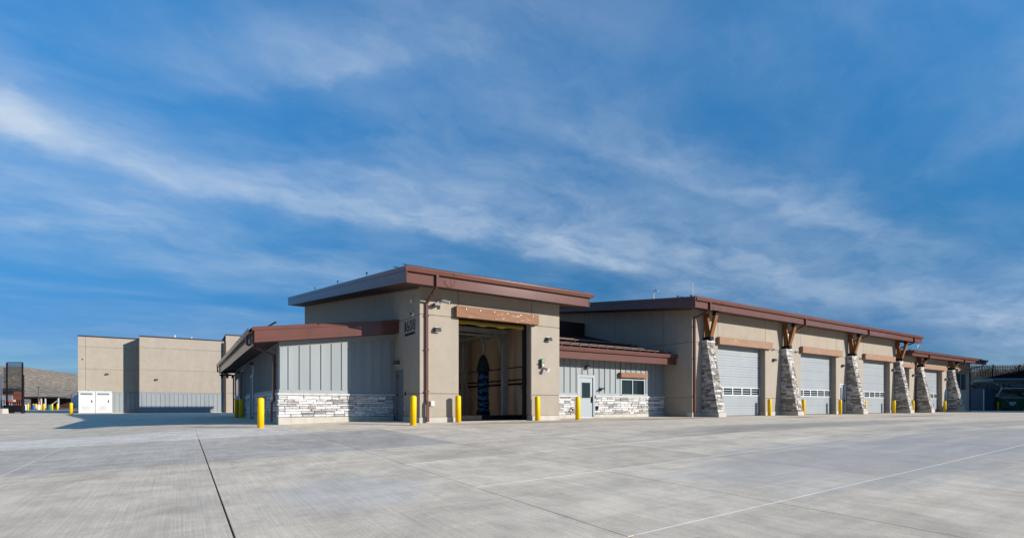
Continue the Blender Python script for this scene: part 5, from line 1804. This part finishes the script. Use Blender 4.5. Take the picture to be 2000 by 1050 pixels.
MB().tube([(0.0, 0, 3.75), (0.30, 0, 3.75)], 0.025, 8).build('arm', 'steel', t)
MB().box(0.17, 0.42, -0.06, 0.06, 3.78, 3.92).build('camera', 'plastic', t)

# red brick building, carport, pole, tank
p = at(10, 125)
t = thing('brick_building', 'low red brick building with white windows far behind the gate', 'building', (p.x, p.y, 0), AR)
s2 = 125 / f_
xa, xb = -60 * s2, 17 * s2
MB().box(xa, xb, 0, 2.4, -0.5, 4.0).build('wall', 'brick', t)
MB().hexa([(xa - 0.4, -0.6, 3.98), (xb + 0.4, -0.6, 3.98), (xb + 0.4, 2.8, 3.98), (xa - 0.4, 2.8, 3.98), (xa, -0.3, 4.8), (xb - 1.2, -0.3, 4.5), (xb - 1.2, 2.6, 4.8), (xa, 2.6, 4.8)]).build('roof', 'darkroof', t)
for a, c in ((-14 * s2, -9 * s2), (-4 * s2, 1 * s2), (3 * s2, 15.5 * s2)):
    w = MB().box(a, c, -0.12, -0.003, 0.5, 3.0).build('window', 'white', t)
    MB().box(a + 0.15, c - 0.15, -0.14, -0.121, 1.3, 2.85).build('pane', 'tank', w)
p = at(92, 140)
t = thing('carport', 'long dark carport with pale posts at the foot of the hill', 'carport', (p.x, p.y, -0.2), AR)
s2 = 140 / f_
xa, xb = (40 - 92) * s2, (130 - 92) * s2
MB().hexa([(xa, -2.5, 2.75), (xb, -2.5, 2.75), (xb + 1, 3.5, 2.4), (xa, 3.5, 2.4), (xa, -2.5, 3.1), (xb, -2.5, 3.1), (xb + 1, 3.5, 2.75), (xa, 3.5, 2.75)]).build('roof', 'darkroof', t)
MB().box(xa, xb, 3.0, 3.2, 0, 2.6).build('rear_wall', 'umber', t)
for px in (48, 57, 95, 103, 128):
    x = (px - 92) * s2
    MB().box(x - 0.12, x + 0.12, -2.3, -2.1, 0, 2.75).build('post', 'white', t)
MB().hexa([((112 - 92) * s2, -2.6, 0.5), ((113.5 - 92) * s2, -2.6, 0.5), ((113.5 - 92) * s2, -2.4, 0.5), ((112 - 92) * s2, -2.4, 0.5),
           ((127 - 92) * s2, -2.6, 2.0), ((128.5 - 92) * s2, -2.6, 2.0), ((128.5 - 92) * s2, -2.4, 2.0), ((127 - 92) * s2, -2.4, 2.0)]).build('ramp_rail', 'white', t)
for px, h, D, lb in ((75, 4.9, 120, 'twin-head lamp pole in front of the dark carport'), (139.5, 3.6, 138, 'thin lamp pole left of the silver tank')):
    p = at(px, D)
    t = thing('lamp_pole', lb, 'lamp pole', (p.x, p.y, -0.2), AR, 'lamp poles')
    MB().tube([(0, 0, 0), (0, 0, h)], [0.11, 0.08], 8).build('post', 'bronze', t)
    for sg in (-1, 1):
        MB().hexa([(sg * 0.05, -0.12, h - 0.05), (sg * 0.5, -0.12, h + 0.05), (sg * 0.5, 0.12, h + 0.05), (sg * 0.05, 0.12, h - 0.05),
                   (sg * 0.05, -0.12, h + 0.08), (sg * 0.5, -0.12, h + 0.16), (sg * 0.5, 0.12, h + 0.16), (sg * 0.05, 0.12, h + 0.08)]).build('lamp_head', 'bronze', t)
p = at(152, 76)
t = thing('storage_tank', 'silver cylindrical tank partly behind the corner of the rear building', 'tank', (p.x, p.y, -0.2), AR)
MB().tube([(0, -0.1, 1.45), (0, 0, 1.45), (0, 5, 1.45), (0, 5.1, 1.45)], [0.7, 0.95, 0.95, 0.7], 24).build('vessel', 'tank', t, smooth=True)
for y in (0.9, 4.0):
    MB().box(-0.7, 0.7, y, y + 0.2, 0, 0.75).build('saddle', 'steel', t)
MB().tube([(-0.5, -0.5, 0.3), (-0.75, -0.45, 0.9), (-0.4, -0.3, 1.5)], 0.03, 6).build('pipe', 'steel', t)
p = at(76.5, 95)
t = thing('sign_post', 'small red sign on a white post among distant bollards', 'sign', (p.x, p.y, G(p.x, p.y)), AR)
MB().box(-0.04, 0.04, -0.03, 0.03, 0, 1.9).build('post', 'white', t)
MB().box(-0.16, 0.16, -0.05, -0.031, 1.55, 1.95).build('panel', 'orange', t)

# ------------------------------------------------------------------ hill
ridge = [(-1800, 70), (-900, 88), (-400, 92), (-100, 78), (0, 74.5), (50, 71.5), (100, 65.5), (152, 59), (260, 46), (420, 26), (560, 12), (760, 4)]


def ridge_h(px):
    for (a, ha), (c, hc) in zip(ridge, ridge[1:]):
        if a <= px <= c:
            t_ = (px - a) / (c - a)
            return ha + (hc - ha) * t_
    return 4


b = MB()
cols = 90
rows = 26
rng = random.Random(9)
from mathutils import noise as mn
for j in range(rows + 1):
    D = 210 + (760 - 210) * j / rows
    for i in range(cols + 1):
        px = -1800 + (760 + 1800) * i / cols
        q = at(px, D)
        hmax = ridge_h(px) / f_ * 600 + 0.68
        t_ = (D - 210) / (600 - 210)
        hh = hmax * (ss(0, 1, min(t_, 1)) if t_ < 1 else 1 - 0.25 * (t_ - 1))
        hh += 1.3 * mn.noise(Vector((q.x * 0.018, q.y * 0.018, 3))) * min(1, t_ * 2) + 0.5 * mn.noise(Vector((q.x * 0.07, q.y * 0.07, 8))) * min(1, t_ * 2)
        b.v.append((q.x, q.y, hh - 0.6))
n = cols + 1
b.f = [(j * n + i, j * n + i + 1, (j + 1) * n + i + 1, (j + 1) * n + i) for j in range(rows) for i in range(cols)]
b.build('hill', 'hill', kind='structure', recalc=False, smooth=True)

# ------------------------------------------------------------------ right end: bank, wall, fence, sheds
b = MB()
prof = [(63.3, 1.35), (64.5, 1.7), (66.5, 2.6), (69, 3.6), (71, 4.1), (73, 4.5), (80, 5.4), (95, 6.9), (115, 8.3), (150, 9.0), (260, 9.0), (420, 0)]
pxs = [1840 + 22 * k for k in range(40)]
for D, z in prof:
    for px in pxs:
        q = at(px, D)
        fx = ss(1840, 1895, px)
        zz = z * fx + (-0.3) * (1 - fx)
        b.v.append((q.x, q.y, zz + 0.18 * mn.noise(Vector((q.x * 0.5, q.y * 0.5, 1)))))
n = len(pxs)
b.f = [(j * n + i, j * n + i + 1, (j + 1) * n + i + 1, (j + 1) * n + i) for j in range(len(prof) - 1) for i in range(n - 1)]
b.build('embankment', 'grass', kind='structure', recalc=False, smooth=True)
rng = random.Random(21)
b = MB()
for k in range(520):
    px = rng.uniform(1894, 2090)
    D = rng.uniform(63.4, 69.0)
    q = at(px, D)
    z = 1.35 + (D - 63.4) * 0.42
    r = rng.uniform(0.12, 0.34)
    pts = []
    for dx_, dy_, dz2 in ((-1, -1, -1), (1, -1, -1), (1, 1, -1), (-1, 1, -1), (-1, -1, 1), (1, -1, 1), (1, 1, 1), (-1, 1, 1)):
        pts.append((q.x + dx_ * r * rng.uniform(0.5, 1), q.y + dy_ * r * rng.uniform(0.5, 1), z + dz2 * r * rng.uniform(0.4, 0.8)))
    b.hexa(pts)
o = b.build('bank_rocks', 'rock', kind='stuff')
p = at(1905, 62.6)
t = thing('retaining_wall', 'low beige retaining wall at the foot of the rocky bank', 'wall', (p.x, p.y, 0), AR)
for k in range(6):
    MB().box(-0.9 + k * 2.4, 1.49 + k * 2.4, 0, 0.4, -0.1, 1.42).build('wall_panel', 'beigewall', t, 0.01)
MB().box(-0.95, 13.6, -0.03, 0.43, 1.422, 1.50).build('coping', 'curb', t)
# fence
p = at(1894, 71.5)
fe = thing('picket_fence', 'black steel picket fence along the top of the bank', 'fence', (p.x, p.y, 4.0), AR)
s2 = 71.5 / f_
pk = MB().box(-0.06, 0.06, -0.02, 0.02, 0, 2.12).add([(-0.06, -0.02, 2.12), (0.06, -0.02, 2.12), (0.06, 0.02, 2.12), (-0.06, 0.02, 2.12), (0, 0, 2.28)], [(0, 1, 4), (1, 2, 4), (2, 3, 4), (3, 0, 4)])
first = pk.build('picket', 'black', fe)
for k in range(1, 62):
    c = first.copy()
    COL.objects.link(c)
    c.location = (k * 0.2285, 0, 0)
for z in (0.25, 1.55, 1.95):
    MB().box(-0.1, 14.2, 0.021, 0.06, z, z + 0.05).build('rail', 'black', fe)
for x in (3.3, 7.0, 10.7):
    MB().box(x - 0.09, x + 0.09, -0.06, 0.06, -0.2, 2.3).build('post', 'black', fe)


def shrub(px, D, z, w_, h_, lb, seed):
    rng = random.Random(seed)
    p = at(px, D)
    t = thing('shrub', lb, 'shrub', (p.x, p.y, z), AR, 'dark shrubs behind the fence')
    st = MB()
    lf = MB()
    for i in range(9):
        a = rng.uniform(-w_, w_) * 0.8
        st.tube([(a * 0.3, rng.uniform(-.2, .2), 0), (a, rng.uniform(-.4, .4), h_ * rng.uniform(0.6, 0.95))], [0.03, 0.008], 5)
    for i in range(2600):
        u, v_ = rng.gauss(0, 0.45), rng.gauss(0, 0.4)
        zc = abs(rng.gauss(0.5, 0.26)) * h_ * max(0.2, 1 - 0.35 * abs(u))
        c = Vector((u * w_, v_ * 0.8, zc))
        d1 = Vector((rng.gauss(0, 1), rng.gauss(0, 1), rng.gauss(0, 1))).normalized() * rng.uniform(0.05, 0.12)
        d2 = Vector((rng.gauss(0, 1), rng.gauss(0, 1), rng.gauss(0, 1))).normalized() * rng.uniform(0.03, 0.08)
        lf.add([c - d1, c + d2, c + d1, c - d2], [(0, 1, 2, 3)])
    st.build('branches', 'umber', t, recalc=False)
    lf.build('foliage', 'leaf', t, recalc=False)


shrub(1927, 72.8, 4.1, 1.7, 1.9, 'dark twiggy shrub behind the fence, left of the thick fence post', 1)
shrub(1941, 73.0, 4.2, 1.4, 1.6, 'dark shrub behind the fence at the thick fence post', 2)
shrub(1992, 72.8, 4.2, 1.8, 2.1, 'tall dark shrub behind the fence at the right picture edge', 3)
shrub(1968, 73.2, 4.2, 1.6, 1.4, 'low dark shrub behind the fence above the canopy middle', 4)
# canopy
p = at(1930, 62.0)
t = thing('metal_canopy', 'grey corrugated metal canopy on thin posts below the fence', 'canopy', (p.x, p.y, 0), AR)
s2 = 62 / f_
b = MB()
xs = [-0.9 + 0.16 * k for k in range(60)]
for i, x in enumerate(xs):
    o = 0.03 if i % 2 else 0.0
    b.v += [(x, -1.6, 3.62 + o), (x, 3.2, 4.0 + o), (x, -1.6, 3.58 + o), (x, 3.2, 3.96 + o)]
for i in range(len(xs) - 1):
    b.f += [(4 * i, 4 * i + 4, 4 * i + 5, 4 * i + 1), (4 * i + 2, 4 * i + 3, 4 * i + 7, 4 * i + 6), (4 * i, 4 * i + 2, 4 * i + 6, 4 * i + 4)]
b.build('corrugated_roof', 'purlin', t, recalc=False)
MB().box(-0.95, 8.6, -1.66, -1.61, 3.45, 3.70).build('front_beam', 'purlin', t)
for k in range(6):
    MB().box(-0.9 + k * 1.8, -0.8 + k * 1.8, -1.6, 3.2, 3.40, 3.52).build('rafter', 'purlin', t)
for x in (0.25, 4.6, 8.4):
    MB().box(x - 0.06, x + 0.06, -1.45, -1.33, 0, 3.45).build('post', 'purlin', t)
    MB().box(x - 0.06, x + 0.06, 2.9, 3.02, 0, 3.7).build('post', 'purlin', t)
# container
p = at(1932, 59.6)
t = thing('storage_container', 'dark blue ribbed storage container beside the retaining wall', 'container', (p.x, p.y, 0), AR)
b = MB()
xs = [-0.52 + 0.075 * k for k in range(15)]
prof = []
for i, x in enumerate(xs):
    prof.append((x, 0.0 if i % 2 else 0.05))
poly = prof + [(0.53, 3.4), (-0.52, 3.4)]
b.prism(poly, 'z', 0.12, 2.52)
b.build('body', 'navy', t)
fr = MB()
fr.box(-0.58, -0.50, -0.04, 3.45, 0.0, 2.62)
fr.box(0.50, 0.58, -0.04, 3.45, 0.0, 2.62)
fr.box(-0.50, 0.50, -0.04, 3.45, 2.52, 2.62)
fr.box(-0.50, 0.50, -0.03, 3.45, 0.0, 0.12)
fr.build('frame', 'navy', t)
MB().box(-0.6, -0.582, -0.02, 0.1, 0, 2.5).build('edge_strip', 'steel', t)
# dumpster with white pipe frame
p = at(1978, 60.5)
s2 = 60.5 / f_
t = thing('dumpster', 'green dumpster with ribbed tan lid under the canopy', 'dumpster', (p.x, p.y, 0), AR)
xa, xb = (1954 - 1978) * s2, (2003 - 1978) * s2
MB().hexa([(xa + 0.1, 0.0, 0.18), (xb - 0.1, 0.0, 0.18), (xb - 0.1, 1.6, 0.18), (xa + 0.1, 1.6, 0.18), (xa, -0.12, 1.38), (xb, -0.12, 1.38), (xb, 1.75, 1.38), (xa, 1.75, 1.38)]).build('body', 'green', t, 0.015)
MB().box(xa - 0.03, xb + 0.03, -0.17, -0.121, 1.28, 1.40).build('rim', 'green', t)
for sg in (0, 1):
    la = xa + 0.03 + sg * (xb - xa) / 2
    lb_ = la + (xb - xa) / 2 - 0.06
    lid = MB().hexa([(la, -0.1, 1.40), (lb_, -0.1, 1.40), (lb_, 1.7, 2.05), (la, 1.7, 2.05), (la + 0.06, -0.06, 1.46), (lb_ - 0.06, -0.06, 1.46), (lb_ - 0.06, 1.7, 2.12), (la + 0.06, 1.7, 2.12)]).build('lid', 'tan', t, 0.01)
    rb2 = MB()
    for k in range(6):
        x = la + 0.14 + k * (lb_ - la - 0.28) / 5
        rb2.hexa([(x - 0.03, -0.04, 1.46), (x + 0.03, -0.04, 1.46), (x + 0.03, 1.68, 2.12), (x - 0.03, 1.68, 2.12), (x - 0.02, -0.02, 1.50), (x + 0.02, -0.02, 1.50), (x + 0.02, 1.68, 2.16), (x - 0.02, 1.68, 2.16)])
    rb2.build('lid_ribs', 'tan', lid)
for x in (xa - 0.06, xb - 0.12):
    MB().box(x, x + 0.18, 0.4, 1.1, 0.75, 0.95).build('fork_pocket', 'green', t)
lb2 = MB().box(-0.55, 0.25, -0.145, -0.122, 0.75, 1.05)
lb2.box(-0.38, 0.05, -0.139, -0.122, 0.58, 0.75)
lb2.build('notice', 'tank', t)
for x in (-0.95, 0.65):
    MB().box(x, x + 0.22, -0.145, -0.122, 1.08, 1.18).build('sticker', 'tan', t)
for x in (xa + 0.3, xb - 0.3):
    MB().tube([(x - 0.04, 0.2, 0.09), (x + 0.04, 0.2, 0.09)], 0.09, 12).build('wheel', 'black', t)
p = at(1953, 59.9)
t = thing('pipe_frame', 'white bent pipe frame in front of the green dumpster', 'pipe frame', (p.x, p.y, 0), AR)
MB().tube([(-0.58, -0.2, 1.62), (0, -0.2, 2.58), (4.5, -0.2, 2.66)], 0.045, 8).build('pipe', 'white', t)
MB().tube([(0, -0.2, 2.58), (0, -0.2, 2.80)], 0.03, 6).build('pin', 'white', t)
MB().tube([(-0.56, -0.15, 0), (-0.56, -0.15, 1.6)], 0.05, 8).build('leg', 'black', t)
MB().tube([(4.4, -0.15, 0), (4.4, -0.15, 2.62)], 0.05, 8).build('leg', 'black', t)
p = at(1948.5, 60.2)
dup(B0, (p.x, p.y, 0), 'yellow bollard in shade left of the green dumpster', 'yellow steel bollards')
# neighbouring shed beyond the right picture edge; its shade falls across the dumpster yard
t = thing('equipment_shed', 'tan equipment shed standing right of the yard', 'building', (82, 6, 0))
MB().box(69.5, 74.0, 5.0, 12.0, -0.1, 4.7).build('side_bay', 'stucco', t)
MB().prism([(4.6, 4.702), (12.4, 4.702), (12.4, 4.95), (4.6, 5.3)], 'x', 69.0, 73.99).build('roof', 'roofmetal', t)
MB().box(74.0, 106, 3.0, 12.5, -0.1, 8.6).build('wall', 'stucco', t)
MB().prism([(2.4, 8.602), (13.0, 8.602), (13.0, 8.9), (2.4, 9.4)], 'x', 73.6, 106.5).build('roof', 'roofmetal', t)
for k in range(4):
    garage_door(t, 76 + k * 7, 80.5 + k * 7, 2.90, 4.3, 4)
